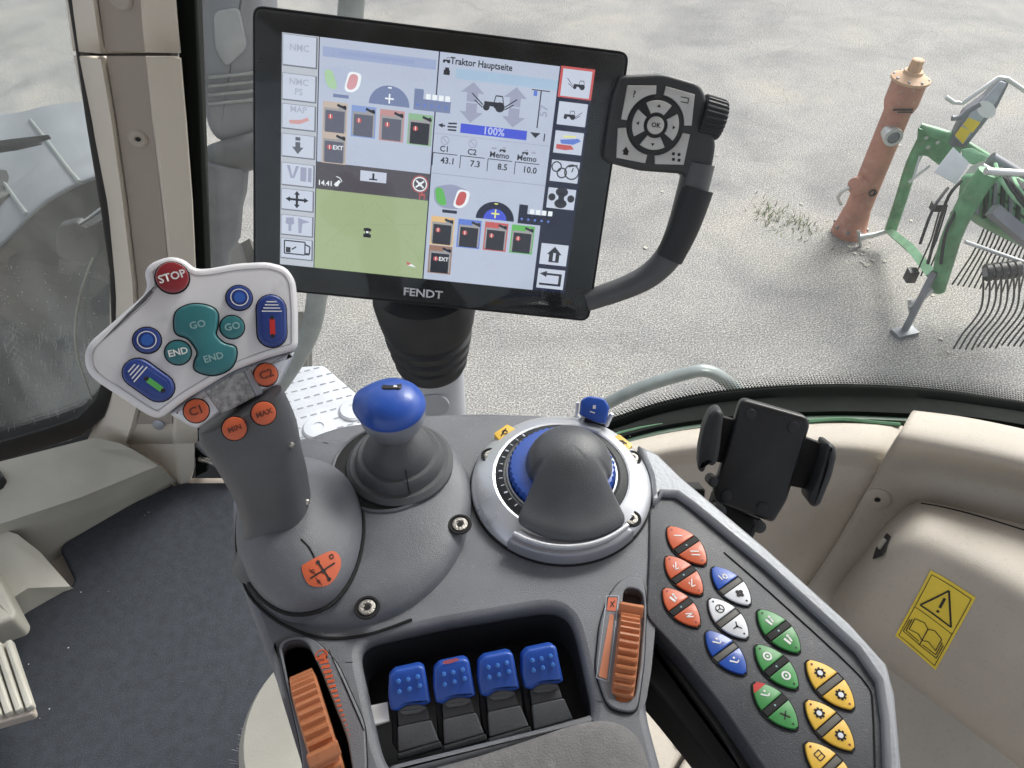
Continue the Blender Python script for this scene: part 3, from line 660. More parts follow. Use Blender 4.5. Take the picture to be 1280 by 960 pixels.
# smears: thin dried streaks on the inner face
gp0 = Plane((0, .9535, 0), (1, 0, 0), (0, 0, 1)); polys = []
def vh(x, y): p = Y(x, y, .9495); return (p.x, p.z)
random.seed(3)
for k in range(130):
    x = random.gauss(60, 45); y = random.uniform(400, 545)
    if x > 128 or y > 548-.2*x: continue
    L = random.uniform(3, 16); an = random.choice((1.9, 1.2, 1.5))+random.gauss(0, .12)
    polys.append(line(vh(x, y), vh(x+L*math.cos(an)*.4, min(548, y+L*math.sin(an))), random.uniform(.0003, .0008)))
for k in range(15):
    polys.append(line(vh(8+k*2.4, 405+k*9), vh(30+k*1.2, 420+k*8.4), .0006)); polys.append(line(vh(18+k*1.8, 408+k*9), vh(6+k*3, 424+k*8.6), .0006))
for k in range(180):
    x = random.uniform(0, 128); y = random.uniform(330, 540)
    if y > 545-.2*x: continue
    r = random.uniform(.0003, .0011); c = vh(x, y); polys.append(circ(c, r, 5))
o = kind(flat('dried_smears', t, Plane((0, .949, 0), (1, 0, 0), (0, 0, 1)), polys, 0, mat('dust', (.50, .52, .50), .9)), 'stuff')
vs, fs = tube_geo(spath([Y(116, 322, .94), Y(101, 365, .94), Y(94, 410, .94), Y(98, 450, .94), Y(112, 490, .94), Y(120, 512, .94)], 4), [.0024*(1-abs(i-10)/24) for i in range(21)], 6)
link_mesh('dirt_streak', vs, fs, mat('streak', (.42, .43, .38), .9), t)
pillow('dried_foam_spot', t, Plane((0, .9495, 0), (1, 0, 0), (0, 0, 1)), ccw([vh(*q) for q in ((2, 560), (16, 548), (34, 545), (48, 552), (30, 566), (10, 568))]), vh(25, 556), [(1, 0), (.9, .002), (.6, .003), (.1, .0035)], mat('foam', (.62, .64, .62), .9))
# dark rag shape outside the left window: hanging mud flap
o = prism('mud_flap', None, Plane((0, 1.3, 0), (1, 0, 0), (0, 0, 1)), rnd([(Y(x, y, 1.3).x, Y(x, y, 1.3).z) for x, y in ((70, 296), (72, 284), (96, 278), (108, 286), (150, 262), (160, 330), (120, 334), (70, 320))], .008), -.02, 0, M['rubber'], .004)
tag(o, 'dark rubber flap hanging outside the left window next to the pillar', 'flap')
o = prism('grey_flap_bracket', None, Plane((0, 1.27, 0), (1, 0, 0), (0, 0, 1)), rnd([(Y(x, y, 1.27).x, Y(x, y, 1.27).z) for x, y in ((96, 283), (124, 262), (140, 254), (144, 266), (112, 284))], .004), -.012, 0, M['fender'], .003)
tag(o, 'pale metal bracket above the dark flap outside the left window', 'bracket')

# side window: seal curve at the bottom right
GY = .93
seal_px = [(560, 600), (640, 575), (700, 546), (760, 528), (820, 508), (880, 495), (940, 488), (1000, 484), (1060, 483), (1120, 485), (1180, 490), (1230, 497), (1300, 508), (1400, 528), (1500, 560)]
t = thing('side_window', 'large clear side window with black dotted rim above the beige trim', 'window', (0.3, .76, 1.9))
y1 = .76
gl2 = glass_mat('clear_glass', .035, amount=.05, scale=5, stre=(1, 1, .5))
vs = [(-.545, .965, 1.58), (-.33, .965, 3.25), (.05, .80, 3.25), (.05, .80, 1.58), (1.3, .76, 3.25), (1.3, .76, 1.8)]
link_mesh('pane', vs, [(0, 3, 2, 1), (3, 5, 4, 2)], gl2, t)
# green body line + black rubber seal band between glass and trim
top = [Y(x, y-2, .755) for x, y in smooth(seal_px, 3, False)]
def off(P, dy, dz): return [p+Vector((0, dy, dz)) for p in P]
def curve_w(L, z): return [W(x, y, z) for x, y in smooth(L, 3, False)]
low_px = [(560, 625), (640, 596), (700, 572), (760, 551), (820, 534), (880, 524), (940, 518), (1000, 515), (1060, 514), (1120, 516), (1180, 519), (1230, 523), (1300, 535), (1400, 560), (1500, 590)]
b1 = curve_w(low_px, 2.0)
link_mesh('rubber_seal', *loft_geo([off(top, .012, -.01), top, off(top, -.008, .001), off(top, -.014, -.006), off(b1, .02, -.012), off(b1, .008, -.004), b1, off(b1, -.003, -.010), off(b1, .0, -.10)], cap=False, closed=False), M['rubber2'], t, 60)
# dotted frit: rows of small dots fading upward
dots = []
acc = [(p.x, p.z) for p in top]; step = .0042
for row in range(8):
    r = .0019*(1-row/9.5)
    x = acc[0][0]+.0021*(row % 2); k = 0
    while x < acc[-1][0]:
        while k < len(acc)-2 and acc[k+1][0] < x: k += 1
        (xa, za), (xb, zb) = acc[k], acc[k+1]; z = za+(zb-za)*(x-xa)/(xb-xa)
        if x > .02:
            c = (x, z+.003+row*.0037); dots.append(circ(c, r, 5))
        x += step
o = kind(flat('dotted_rim', t, Plane((0, .7535, 0), (1, 0, 0), (0, 0, 1)), dots, .001, M['deep']), 'stuff')
# green rear fender strip glimpsed under the glass
t = thing('green_rear_fender', 'green tractor fender edge, skin coloured dark as in shade, glimpsed along the foot of the side window', 'fender', (0.4, .8, 1.9))
a_ = [Y(x, y+1, .80) for x, y in smooth(seal_px[1:], 2, False)]
g1 = [W(x, y, 2.0) for x, y in smooth([(600, 578), (700, 556), (780, 534), (860, 516), (940, 506), (1020, 503), (1100, 507), (1160, 512), (1240, 516), (1400, 540)], 3, False)]
rings = [off(b1, .002, -.006), off(b1, -.008, -.006), off(b1, -.014, -.03), off(b1, -.014, -.3)]
link_mesh('fender_skin', *loft_geo(rings, cap=False, closed=False), mat('green_body_shaded', (.01, .05, .022), .5), t, 60)  # fender green darkened in the colour for the shaded gap
tube('fender_edge', t, [W(x, y, 1.995) for x, y in smooth([(1010, 527), (1050, 524), (1090, 528), (1125, 531)], 3, False)], .003, M['edgeg'], 6)
tube('fender_edge', t, [W(x, y, 1.995) for x, y in smooth([(740, 552), (800, 535), (870, 527), (930, 524)], 3, False)], .002, M['edgeg'], 6)

# beige trim: panel beneath the window
t = thing('window_sill_trim', 'beige moulded trim panel under the side window behind the phone holder', 'cab trim', W(900, 620, 1.9))
rows = [P3([(600, 590, 1.99), (740, 560, 1.99), (860, 535, 1.99), (980, 529, 1.99), (1117, 530, 1.99)]),
        P3([(600, 596, 1.995), (740, 566, 1.995), (860, 541, 1.995), (980, 534, 1.995), (1112, 536, 1.995)]),
        P3([(600, 625, 1.99), (740, 588, 1.99), (860, 563, 1.99), (980, 558, 1.99), (1102, 566, 1.99)]),
        P3([(600, 640, 1.955), (740, 602, 1.955), (860, 580, 1.955), (975, 576, 1.955), (1094, 588, 1.955)]),
        P3([(600, 670, 1.93), (740, 622, 1.93), (860, 604, 1.93), (965, 602, 1.93), (1085, 606, 1.93)]),
        P3([(580, 730, 1.80), (720, 720, 1.80), (840, 710, 1.80), (935, 700, 1.80), (1036, 690, 1.80)]),
        P3([(580, 830, 1.66), (700, 820, 1.66), (800, 810, 1.66), (890, 800, 1.66), (968, 790, 1.66)]),
        P3([(560, 940, 1.57), (660, 940, 1.57), (760, 930, 1.57), (840, 920, 1.57), (905, 905, 1.57)])]
for q_ in rows: q_.append(q_[-1]+Vector((.035, -.002, -.022)))
o, bv = patch('trim_skin', t, rows, M['beige'], 6)
thick(o)
# right hand panel
t2 = thing('wheel_housing_cover', 'large beige moulded cover with a raised box on the right side', 'cab trim', W(1180, 650, 1.9))
rows = [P3([(1142, 513, 2.05), (1210, 522, 2.05), (1300, 541, 2.05), (1430, 575, 2.05)]),
        P3([(1137, 519, 2.058), (1208, 528, 2.058), (1300, 548, 2.058), (1430, 582, 2.058)]),
        P3([(1120, 550, 2.05), (1205, 566, 2.05), (1300, 588, 2.05), (1430, 625, 2.05)]),
        P3([(1103, 578, 1.99), (1195, 592, 1.99), (1300, 614, 1.99), (1430, 652, 1.99)]),
        P3([(1088, 606, 1.94), (1185, 625, 1.95), (1300, 648, 1.95), (1430, 690, 1.95)]),
        P3([(1036, 694, 1.81), (1130, 730, 1.81), (1260, 780, 1.81), (1430, 850, 1.81)]),
        P3([(968, 795, 1.67), (1080, 830, 1.67), (1240, 910, 1.67), (1430, 1010, 1.67)]),
        P3([(905, 912, 1.57), (1040, 960, 1.57), (1240, 1050, 1.57), (1430, 1150, 1.57)])]
for q_ in rows: q_.append(q_[-1]+(q_[-1]-q_[-2])*1.6)
o, bv2 = patch('cover_skin', t2, rows, M['beige'], 6); thick(o)
rows = [P3([(1146, 622, 1.90), (1160, 627, 1.955), (1220, 641, 1.965), (1310, 664, 1.965), (1430, 700, 1.965)]),
        P3([(1126, 632, 1.88), (1148, 640, 1.975), (1215, 664, 1.98), (1310, 696, 1.98), (1430, 740, 1.98)]),
        P3([(1102, 656, 1.86), (1130, 664, 1.972), (1206, 698, 1.977), (1310, 748, 1.977), (1430, 810, 1.977)]),
        P3([(1082, 690, 1.84), (1108, 694, 1.945), (1186, 732, 1.945), (1310, 800, 1.945), (1430, 870, 1.945)]),
        P3([(1050, 730, 1.80), (1075, 748, 1.87), (1150, 788, 1.87), (1310, 890, 1.87), (1430, 960, 1.87)]),
        P3([(1037, 757, 1.77), (1054, 786, 1.795), (1120, 836, 1.79), (1310, 968, 1.79), (1430, 1050, 1.79)]),
        P3([(1046, 770, 1.72), (1064, 800, 1.735), (1130, 850, 1.73), (1310, 985, 1.73), (1430, 1070, 1.73)])]
for q_ in rows: q_.append(q_[-1]+(q_[-1]-q_[-2])*1.6)
o, bv3 = patch('raised_box', t2, rows, M['beige'], 7)
# lid line on the box
L = []
for px, py in smooth([(1152, 628), (1180, 633), (1220, 643), (1279, 661), (1320, 674)], 4, False):
    p, n_ = cast(px, py+1.5, bv3)
    if p: L.append(p+n_*.0002)
tube('lid_gap', t2, L, .0012, M['groove'], 6)
# plug and slot
def plug(px, py, bvh, r, m_):
    pl = tplane(px, py, bvh); lathe('round_plug', t2, pl, (0, 0), [(r, -.002), (r, .002), (r*.85, .0035), (r*.25, .003), (r*.2, .0)], m_, 28)
    lathe('plug_hole', t2, pl, (0, 0), [(r*.2, .0032), (r*.18, .0038)], M['deep'], 10)
plug(1097, 623, bv2, .0165, M['beige'])
pl = tplane(1103, 683, bv3 if cast(1103, 683, bv3)[0] else bv2)
prism('slot', t2, pl, ccw(pl.pts([(1110, 667), (1114, 671), (1104, 694), (1092, 699), (1096, 686)])), .0005, .0016, M['deep'])
prism('slot_clip', t2, pl, ccw(pl.pts([(1108, 674), (1110, 677), (1102, 688), (1100, 684)])), .0017, .004, M['cream'])
# seam between trims
L = []
for q in smooth([(1116, 531), (1094, 590), (1084, 608), (1036, 692), (968, 792), (906, 908)], 6, False):
    p, n_ = cast(q[0]+1, q[1], bv2)
    if p: L.append(p+n_*.0004)
if len(L) > 3: tube('panel_seam', t2, L, .0022, mat('seam_brown', (.12, .10, .085), .8), 6)
# yellow warning sticker
t3 = thing('warning_sticker', 'yellow warning sticker with exclamation triangle and open book on the beige box', 'sticker', cast(1170, 772, bv3)[0])
pl = tplane(1170, 772, bv3)
# flatten: use plane through three hits so that the sticker sits on the box
a_, b_, c_ = cast(1164, 714, bv3)[0], cast(1120, 795, bv3)[0], cast(1218, 740, bv3)[0]
u_ = (c_-a_).normalized(); v_ = (a_-b_); pl = Plane(a_, u_, v_); pl.n = pl.n if pl.n.dot(CAM-a_) > 0 else -pl.n
q = [pl.hit(*p) for p in ((1163, 712), (1220, 746), (1172, 833), (1119, 794))]
hS = .004
def grid_decal(name, par, quad, m_, hh, inn=0, nseg=8):
    c0 = Vector(((quad[0][0]+quad[2][0])/2, (quad[0][1]+quad[2][1])/2)); Q = [c0+(Vector(x)-c0)*(1-inn) for x in quad]; vs = []; fs = []
    for j in range(nseg+1):
        for i in range(nseg+1):
            p = Q[0].lerp(Q[1], i/nseg).lerp(Q[3].lerp(Q[2], i/nseg), j/nseg); wp_ = pl.at(p.x, p.y)
            loc, nor, _, _ = bv3.find_nearest(wp_)
            if nor.dot(CAM-loc) < 0: nor = -nor
            vs.append(loc+nor*hh)
    for j in range(nseg):
        for i in range(nseg): k = j*(nseg+1)+i; fs.append((k, k+1, k+nseg+2, k+nseg+1))
    return link_mesh(name, vs, fs, m_, par, 180)
def on_box(polys, name, m_, hh):
    vs = []; fs = []
    for P in polys:
        k = len(vs)
        for p in P:
            loc, nor, _, _ = bv3.find_nearest(pl.at(*p)); nor = nor if nor.dot(CAM-loc) > 0 else -nor; vs.append(loc+nor*hh)
        fs.append(tuple(range(k, k+len(P))))
    return link_mesh(name, vs, fs, m_, t3, 180)
grid_decal('sticker_sheet', t3, q, M['sticky'], .0008)
Q = [Vector(x) for x in q]
def sq(u, v): r = Q[0].lerp(Q[1], u).lerp(Q[3].lerp(Q[2], u), v); return (r.x, r.y)
def sl_(a, b, w_=.0012, n_=6):
    A_, B_ = Vector(a), Vector(b); out = []
    for i in range(n_): out.append(line(sq(*A_.lerp(B_, i/n_)), sq(*A_.lerp(B_, (i+1)/n_)), w_))
    return out
pr = []
for a, b in (((.06, .04), (.94, .04)), ((.94, .04), (.94, .96)), ((.94, .96), (.06, .96)), ((.06, .96), (.06, .04)), ((.06, .5), (.94, .5))): pr += sl_(a, b, .0008)
on_box(pr, 'border_print', M['dark'], .0013)
pr = []
for a, b in (((.5, .10), (.86, .44)), ((.86, .44), (.14, .44)), ((.14, .44), (.5, .10))): pr += sl_(a, b, .0022)
pr += sl_((.5, .20), (.5, .33), .003, 2)+sl_((.5, .365), (.5, .395), .003, 1)
on_box(pr, 'warning_triangle_print', M['dark'], .0014)
pr = []
for s_ in (-1, 1):
    cx = .5
    for a, b in (((cx, .64), (cx+s_*.12, .60)), ((cx+s_*.12, .60), (cx+s_*.32, .63)), ((cx+s_*.32, .63), (cx+s_*.32, .80)), ((cx+s_*.32, .80), (cx+s_*.12, .77)), ((cx+s_*.12, .77), (cx, .81)),
                 ((cx+s_*.36, .66), (cx+s_*.36, .84)), ((cx+s_*.36, .84), (cx+s_*.05, .85)), ((cx+s_*.40, .68), (cx+s_*.40, .87)), ((cx+s_*.40, .87), (cx, .88))): pr += sl_(a, b, .0011, 2)
pr += sl_((.5, .64), (.5, .88), .0012, 2)
on_box(pr, 'open_book_print', M['dark'], .0014)
# roof and rear of the cab (above and behind the camera's view: they shade the cab as the real roof does)
rf = thing('cab_roof', 'beige cab roof lining above the seat, outside the photograph', 'cab roof', (0, 0, 3.25))
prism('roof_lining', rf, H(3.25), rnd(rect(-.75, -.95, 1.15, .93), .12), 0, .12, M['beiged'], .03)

# ================================================================== CONSOLE
Z0 = 2.335; CP = H(Z0)
def cp(L): return CP.pts(L)
t = thing('armrest_console', 'dark grey armrest console body that carries the joysticks, dial and levers', 'console', CP.at(-.03, .25, -.02))
outer = cp([(372, 550), (420, 531), (520, 517), (600, 514), (690, 517), (760, 545), (800, 572), (819, 600), (818, 700), (813, 740), (812, 800), (806, 880), (822, 940), (850, 1040),
            (400, 1060), (383, 970), (345, 850), (306, 745), (291, 692), (289, 620), (298, 580)])
recess = cp([(446, 803), (560, 778), (692, 756), (716, 772), (742, 885), (735, 905), (490, 965), (476, 940)])
wellL = cp([(350, 806), (368, 799), (385, 802), (402, 840), (436, 925), (446, 985), (402, 990), (383, 930), (358, 850)])
wellR = cp([(778, 735), (798, 736), (808, 745), (809, 775), (803, 835), (795, 880), (768, 884), (765, 850), (775, 775)])
holed('console_shell', t, CP, rnd(outer, .012), [rnd(recess, .012), rnd(wellL, .006), rnd(wellR, .005)], -.013, 0, M['console'], .005)
bigh = [inset(ccw(rnd(q_, .008)), -.004) for q_ in (recess, wellL)]
holed('shell_sides', t, CP, inset(ccw(rnd(outer, .012)), .0006), bigh, -.042, -.010, M['console'], .0008)
# walls of the wells and the lower body
def well(name, poly, d, m_, r):
    P = ccw(rnd(poly, r)); Pi = inset(P, -.001)
    rings = [[CP.at(x, y, h) for x, y in q] for q, h in ((Pi, -.012), (Pi, -d))]
    vs, fs = loft_geo(rings, cap=False); fs.append(tuple(range(len(P), 2*len(P)))); return link_mesh(name, vs, fs, m_, t, 40)
well('lever_recess', recess, .045, mat('recess_black', (.045, .049, .060), .6), .012)
well('wheel_well', wellL, .040, M['deep'], .006)
well('wheel_well', wellR, .040, M['deep'], .005)
low = cp([(380, 575), (600, 540), (790, 600), (800, 700), (798, 870), (790, 1040), (430, 1060), (370, 880), (318, 740), (312, 640)])
prism('underside_body', t, CP, rnd(low, .02), -.11, -.043, M['black'], .01)
# raised mound round the joysticks
mound = cp(smooth([(310, 592), (303, 640), (304, 690), (320, 736), (350, 770), (400, 786), (450, 784), (508, 764), (553, 727), (580, 682), (591, 630), (584, 588), (562, 556), (520, 546), (470, 548), (420, 556), (380, 553), (335, 565)], 4))
P_ = ccw(mound); cM = (sum(p[0] for p in P_)/len(P_), sum(p[1] for p in P_)/len(P_))
pillow('control_mound', t, CP, P_, cM, [(1.0, -.002), (.985, .0035), (.955, .007), (.90, .0095), (.8, .0115), (.6, .013), (.3, .0135), (.02, .0135)], M['mound'])
# gasket groove in front of the mound
gr = [CP.at(*CP.hit(x, y), .0006) for x, y in smooth([(296, 700), (312, 745), (350, 779), (400, 797), (455, 795), (515, 775)], 5, False)]
tube('mound_groove', t, gr, .0009, M['groove'], 6)
def screw(par, px, py, z, r=.0052, dark=True):
    pl = H(z); c = pl.hit(px, py)
    lathe('screw_well', par, pl, c, [(r*1.45, .0003), (r*1.4, .0011), (r*1.15, .0012), (r*1.1, .0004)], M['groove'], 22)
    s_ = lathe('screw', par, pl, c, [(r*.96, .0004), (r*.93, .0011), (r*.80, .0014), (r*.52, .0014), (r*.48, .0006), (.0002, .0005)], M['scr'], 22)
    flat('screw_slot', s_, pl, [circ(c, r*.40, 6)], .0008, M['groove'])
screw(t, 575, 656, Z0+.010); screw(t, 459, 760, Z0+.010); screw(t, 404, 562, Z0+.009, .004)
random.seed(23); sp_ = []
for k in range(90):
    px, py = random.uniform(560, 800), random.uniform(690, 880) if k % 3 else random.uniform(520, 560)
    if 440 < px < 745 and py > 745-(px-700)*.2: continue
    c = CP.hit(px, py); rr_ = random.uniform(.00012, .00045); sp_.append([(c[0]+rr_*math.cos(q), c[1]+rr_*math.sin(q)*random.uniform(.4, 1)) for q in (0, 1.2, 2.5, 3.8, 5.1)])
kind(flat('dust_specks', t, CP, sp_, .0001, mat('pale_dust', (.42, .42, .42), .9)), 'stuff')
kind(flat('scratches', t, CP, [line(L2q, (L2q[0]+.004, L2q[1]+random.uniform(-.001, .001)), .00035) for L2q in (CP.hit(700, 764), CP.hit(701, 768), CP.hit(432, 828), CP.hit(744, 876))], .0001, M['groove']), 'stuff')
# left wheel pad: cover with thin joint
def pad(name, outl, hole, m_=None):
    g = ccw(rnd(cp(outl), .006)); P = inset(g, .0006); hl = [ccw(rnd(cp(hole), .005))] if hole else []
    holed('pad_gasket', t, CP, g, hl, .0, .0011, M['groove'], .0003)
    holed(name, t, CP, P, hl, .0, .0026, M['console'], .0009)
pad('wheel_pad', [(346, 806), (370, 794), (396, 800), (424, 830), (458, 905), (461, 960), (456, 1005), (384, 1005), (374, 930)], [(352, 807), (368, 800), (384, 803), (402, 840), (435, 925), (445, 985), (403, 990), (384, 930), (360, 850)])
pad('wheel_pad', [(776, 724), (797, 722), (806, 730), (809, 760), (806, 830), (798, 888), (787, 895), (758, 887), (742, 840), (748, 780), (760, 744)], [(779, 737), (797, 738), (804, 748), (804, 775), (799, 835), (792, 878), (769, 881), (767, 850), (776, 775)])
# printed scales beside the wheels
def L2(px, py): return Vector(CP.hit(px, py))
bars = []
for k in range(17):
    f = k/16; c = Vector((404, 824)).lerp(Vector((438, 921)), f); hw = 6.5*(1-f)+1.0*f
    d = Vector((.94, -.20)); bars.append(line(L2(*(c-d*hw)), L2(*(c+d*hw)), .0016*(1-f)+.0006))
flat('stepped_scale_print', t, CP, bars, .0029, M['orange'])
flat('scale_symbol_print', t, CP, [arcband(L2(403, 822), .0028, .0036, 0, 6.28, 16), line(L2(398, 824), L2(409, 818), .0007)], .0029, M['orange'])
flat('scale_outline', t, CP, [line(L2(412, 815), L2(456, 916), .0005), line(L2(428, 850), L2(456, 916), .0005)], .0029, M['groove'])
flat('wedge_scale_print', t, CP, [[L2(762, 770), L2(767, 772), L2(758, 852), L2(748, 848)]], .0029, mat('wedge_print', (.62, .22, .11), .5))
flat('scale_symbol_print', t, CP, [[L2(760, 750), L2(771, 750), L2(769, 767), L2(758, 766)]], .0029, M['orange'])
flat('scale_symbol_print', t, CP, [line(L2(763, 755), L2(767, 762), .0006), line(L2(768, 754), L2(762, 762), .0006)], .0031, M['dark'])
flat('scale_outline', t, CP, [line(L2(758, 748), L2(773, 748), .0004), line(L2(773, 748), L2(760, 854), .0004), line(L2(758, 748), L2(745, 850), .0004), line(L2(745, 850), L2(760, 855), .0004)], .0031, M['silverd'])
for a_, b_ in (((700, 764), (706, 763)), ((700, 768), (706, 767)), ((432, 828), (438, 830)), ((744, 876), (750, 874))):
    pass

# padded armrest
t = thing('armrest_pad', 'grey fabric armrest pad worn with pale specks in front of the four blue levers', 'armrest', CP.at(0, .15, 0))
ap = H(Z0+.006); apoly = ccw(rnd(ap.pts([(515, 990), (530, 966), (591, 947), (657, 926), (722, 903), (764, 897), (800, 915), (812, 950), (830, 1020), (842, 1150), (470, 1200), (490, 1050)]), .014))
cA = (sum(p[0] for p in apoly)/len(apoly), sum(p[1] for p in apoly)/len(apoly))
pillow('pad_cushion', t, ap, apoly, cA, [(.98, -.03), (1, -.010), (.995, -.004), (.975, .000), (.93, .004), (.8, .007), (.5, .009), (.05, .010)], M['arm'])
# frame in front of the levers
prism('front_lip', t, CP, rnd(cp([(484, 958), (505, 952), (600, 929), (738, 895), (745, 901), (600, 944), (520, 966), (492, 974)]), .003), -.03, .0015, M['console'], .003)

# ---------------------------------------------------------------- joystick with face plate
fc = D(243, 428, .405)
fn = (CAM-fc).normalized()+Vector((0.02, 0, .10)); fn.normalize()
fu = (RT - fn*RT.dot(fn)).normalized(); fv = fn.cross(fu); FP = Plane(fc, fu, fv)
t = thing('multifunction_joystick', 'grey joystick with a silver faceplate of red, blue, teal and orange buttons', 'joystick', CP.at(*CP.hit(365, 680), .01))
# skirt
sk = smooth([(299, 640), (297, 685), (307, 718), (331, 750), (366, 766), (408, 757), (438, 722), (452, 675), (450, 630), (432, 597), (398, 580), (350, 578), (312, 602)], 4)
SP = H(Z0+.0145); skp = ccw(SP.pts(sk)); cS = SP.hit(356, 680)
vsb = []
prism('skirt_gap', t, SP, ccw([tuple(Vector(cS)+(Vector(p)-Vector(cS))*.985) for p in skp]), -.014, -.002, M['groove'])
prof = [(1, -.0125), (1.0, -.0005), (.985, .0045), (.95, .0095), (.85, .0140), (.72, .0180), (.58, .0215), (.42, .0245), (.3, .026)]
rings = []
cTop = Vector(H(Z0+.06).hit(347, 640))
for s_, h in prof:
    f = max(0, (1-s_)/.7)**1.3*.55; c = Vector(cS)
    rings.append([SP.at(c.x*(1-f)+cTop.x*f+(x-c.x)*s_, c.y*(1-f)+cTop.y*f+(y-c.y)*s_, h) for x, y in skp])
link_mesh('skirt', *loft_geo(rings), M['mound'], t, 60)
prism('shift_pattern_sticker', t, Plane(W(402, 712, Z0+.0285), (1, 0, 0), (0, 1, .33)), [(0, 0), (.001, 0), (0, .001)], 0, .0001, M['orange'])
bpy.data.objects.remove(bpy.data.objects['shift_pattern_sticker'])
tube('skirt_gap_line', t, [SP.at(cS[0]+(x-cS[0])*1.012, cS[1]+(y-cS[1])*1.012, -.0008) for x, y in list(skp)+[skp[0]]], .0014, M['groove'], 6)
bsk = BVHTree.FromPolygons([p for r in rings for p in r], loft_geo(rings)[1])
def on_bvh(name, par, polys, bvh, m_, hh, n=3):
    vs = []; fs = []
    for P in polys:
        k = len(vs); ok = True; tmp = []
        for x, y in P:
            p, n_ = cast(x, y, bvh)
            if p is None: ok = False; break
            tmp.append(p+n_*hh)
        if ok: vs += tmp; fs.append(tuple(range(k, k+len(tmp))))
    return link_mesh(name, vs, fs, m_, par, 180)
def fan_grid(outl, c, rings_=5):
    out = []; n = len(outl)
    for r in range(rings_):
        a_ = r/rings_; b_ = (r+1)/rings_
        for i in range(n):
            p, q = Vector(outl[i]), Vector(outl[(i+1) % n]); cc = Vector(c)
            out.append([tuple(cc+(p-cc)*a_), tuple(cc+(p-cc)*b_), tuple(cc+(q-cc)*b_), tuple(cc+(q-cc)*a_)] if r else [tuple(cc), tuple(cc+(p-cc)*b_), tuple(cc+(q-cc)*b_)])
    return out
so_ = smooth([(377, 710), (382, 704), (405, 692), (417, 689), (425, 697), (425, 710), (418, 724), (408, 732), (392, 733), (383, 727)], 3)
stk = on_bvh('shift_pattern_sticker', t, fan_grid(so_, (402, 712)), bsk, M['orange'], .0004)
on_bvh('shift_arrows_print', stk, [line(a_, b_, 2.2) for a_, b_ in (((397, 703), (404, 713)), ((404, 713), (411, 724)), ((404, 713), (418, 704)), ((404, 713), (388, 723)))]+[circ((397, 703), 2.6, 8), circ((411, 724), 2.6, 8), circ((404, 714), 3, 8)], bsk, M['dark'], .0008)
on_bvh('shift_symbols_print', stk, [arcband((414, 696), 1.8, 3.2, 0, 5.8, 8), arcband((391, 714), 1.4, 2.4, 0, 5.8, 6), arcband((398, 727), 1.4, 2.4, 0, 5.8, 6), line((386, 712), (396, 719), 1.0), line((394, 722), (402, 731), 1.0)], bsk, M['dark'], .0008)
seam = []
for q in smooth([(376, 674), (386, 684), (393, 697)], 4, False):
    p, n_ = cast(*q, bsk)
    if p: seam.append(p+n_*.0002)
if len(seam) > 2: tube('skirt_seam', t, seam, .0005, M['groove'], 5)
# grip
G = [((300, 512), (52, -27), .418, .010), ((306, 528), (55, -24), .425, .015), ((318, 550), (53, -18), .434, .019), ((328, 576), (48, -12), .443, .0205), ((338, 602), (44.5, -6), .451, .0205),
     ((345, 630), (41.5, -2), .459, .0205), ((348, 650), (40.5, 1), .464, .0215), ((350, 665), (43, 2), .4645, .0245), ((351, 678), (49, 2), .468, .0265), ((353, 691), (58, 3), .4735, .0285)]
rings = []; N = 36
def gring(c, hv, d, dep):
    ctr = D(c[0], c[1], d); a_ = (RT*hv[0]-UP*hv[1])/F*d; up_ = (D(351, 680, .4715)-D(300, 512, .418)).normalized()
    nn = a_.normalized().cross(up_); nn = nn if nn.dot(CAM-ctr) > 0 else -nn; r = []
    for i in range(N):
        th = 2*math.pi*i/N; cx, sy = math.cos(th), math.sin(th); e_ = .78
        r.append(ctr + a_*(abs(cx)**e_*(1 if cx > 0 else -1)) + nn*dep*(abs(sy)**e_*(1 if sy > 0 else -1)))
    return r
gr_ = [gring(*g) for g in G]
cols = [smooth([r[i] for r in gr_], 3, closed=False) for i in range(N)]
rings = [[cols[i][j] for i in range(N)] for j in range(len(cols[0]))]
gv_, gf_ = loft_geo(rings); link_mesh('grip', gv_, gf_, M['grip'], t, 60)
bgrip = BVHTree.FromPolygons([Vector(v) for v in gv_], gf_)
# small chrome dots standing in for glints on the right flank
for px, py, r in ((370, 556, .0018), (390, 628, .0022)):
    p, n_ = cast(px-6, py, bgrip)
    if p:
        pl = Plane(p, n_.orthogonal(), n_.cross(n_.orthogonal())); pl.n = n_
        pillow('flank_glint', t, pl, circ((0, 0), r, 12), (0, 0), [(1, 0), (.9, .0012), (.3, .0016)], M['chrome'])
# face plate
def fp(L, h=0): return FP.pts(L, h)
face = rnd(fp([(106, 441), (112, 428), (140, 404), (180, 369), (185, 357), (180, 341), (188, 329), (213, 320), (232, 325), (243, 336), (258, 336.5), (296, 329.5), (334, 327.5), (358, 334), (369.5, 351),
               (372.5, 389), (372.5, 437), (334, 447.5), (290, 464), (252.5, 487), (231, 500), (201, 523.5), (187, 520.5), (117, 474), (107, 460)]), .004, 3)
prism('faceplate_body', t, FP, [(x, y) for x, y in ccw(face)], -.016, -.0015, M['silverd'], .004)
prism('faceplate', t, FP, ccw(face), -.004, .0035, M['plate'], .0032, 4)
lip = inset(ccw(face), .0042)
vs = [FP.at(x, y, .0037) for x, y in lip]
holed('faceplate_edge_line', t, FP, inset(ccw(face), .0036), [inset(ccw(face), .0041)], .0030, .00375, mat('edge_grey', (.42, .42, .45), .4, .4), .0001)  # thin darker silver line just inside the plate edge
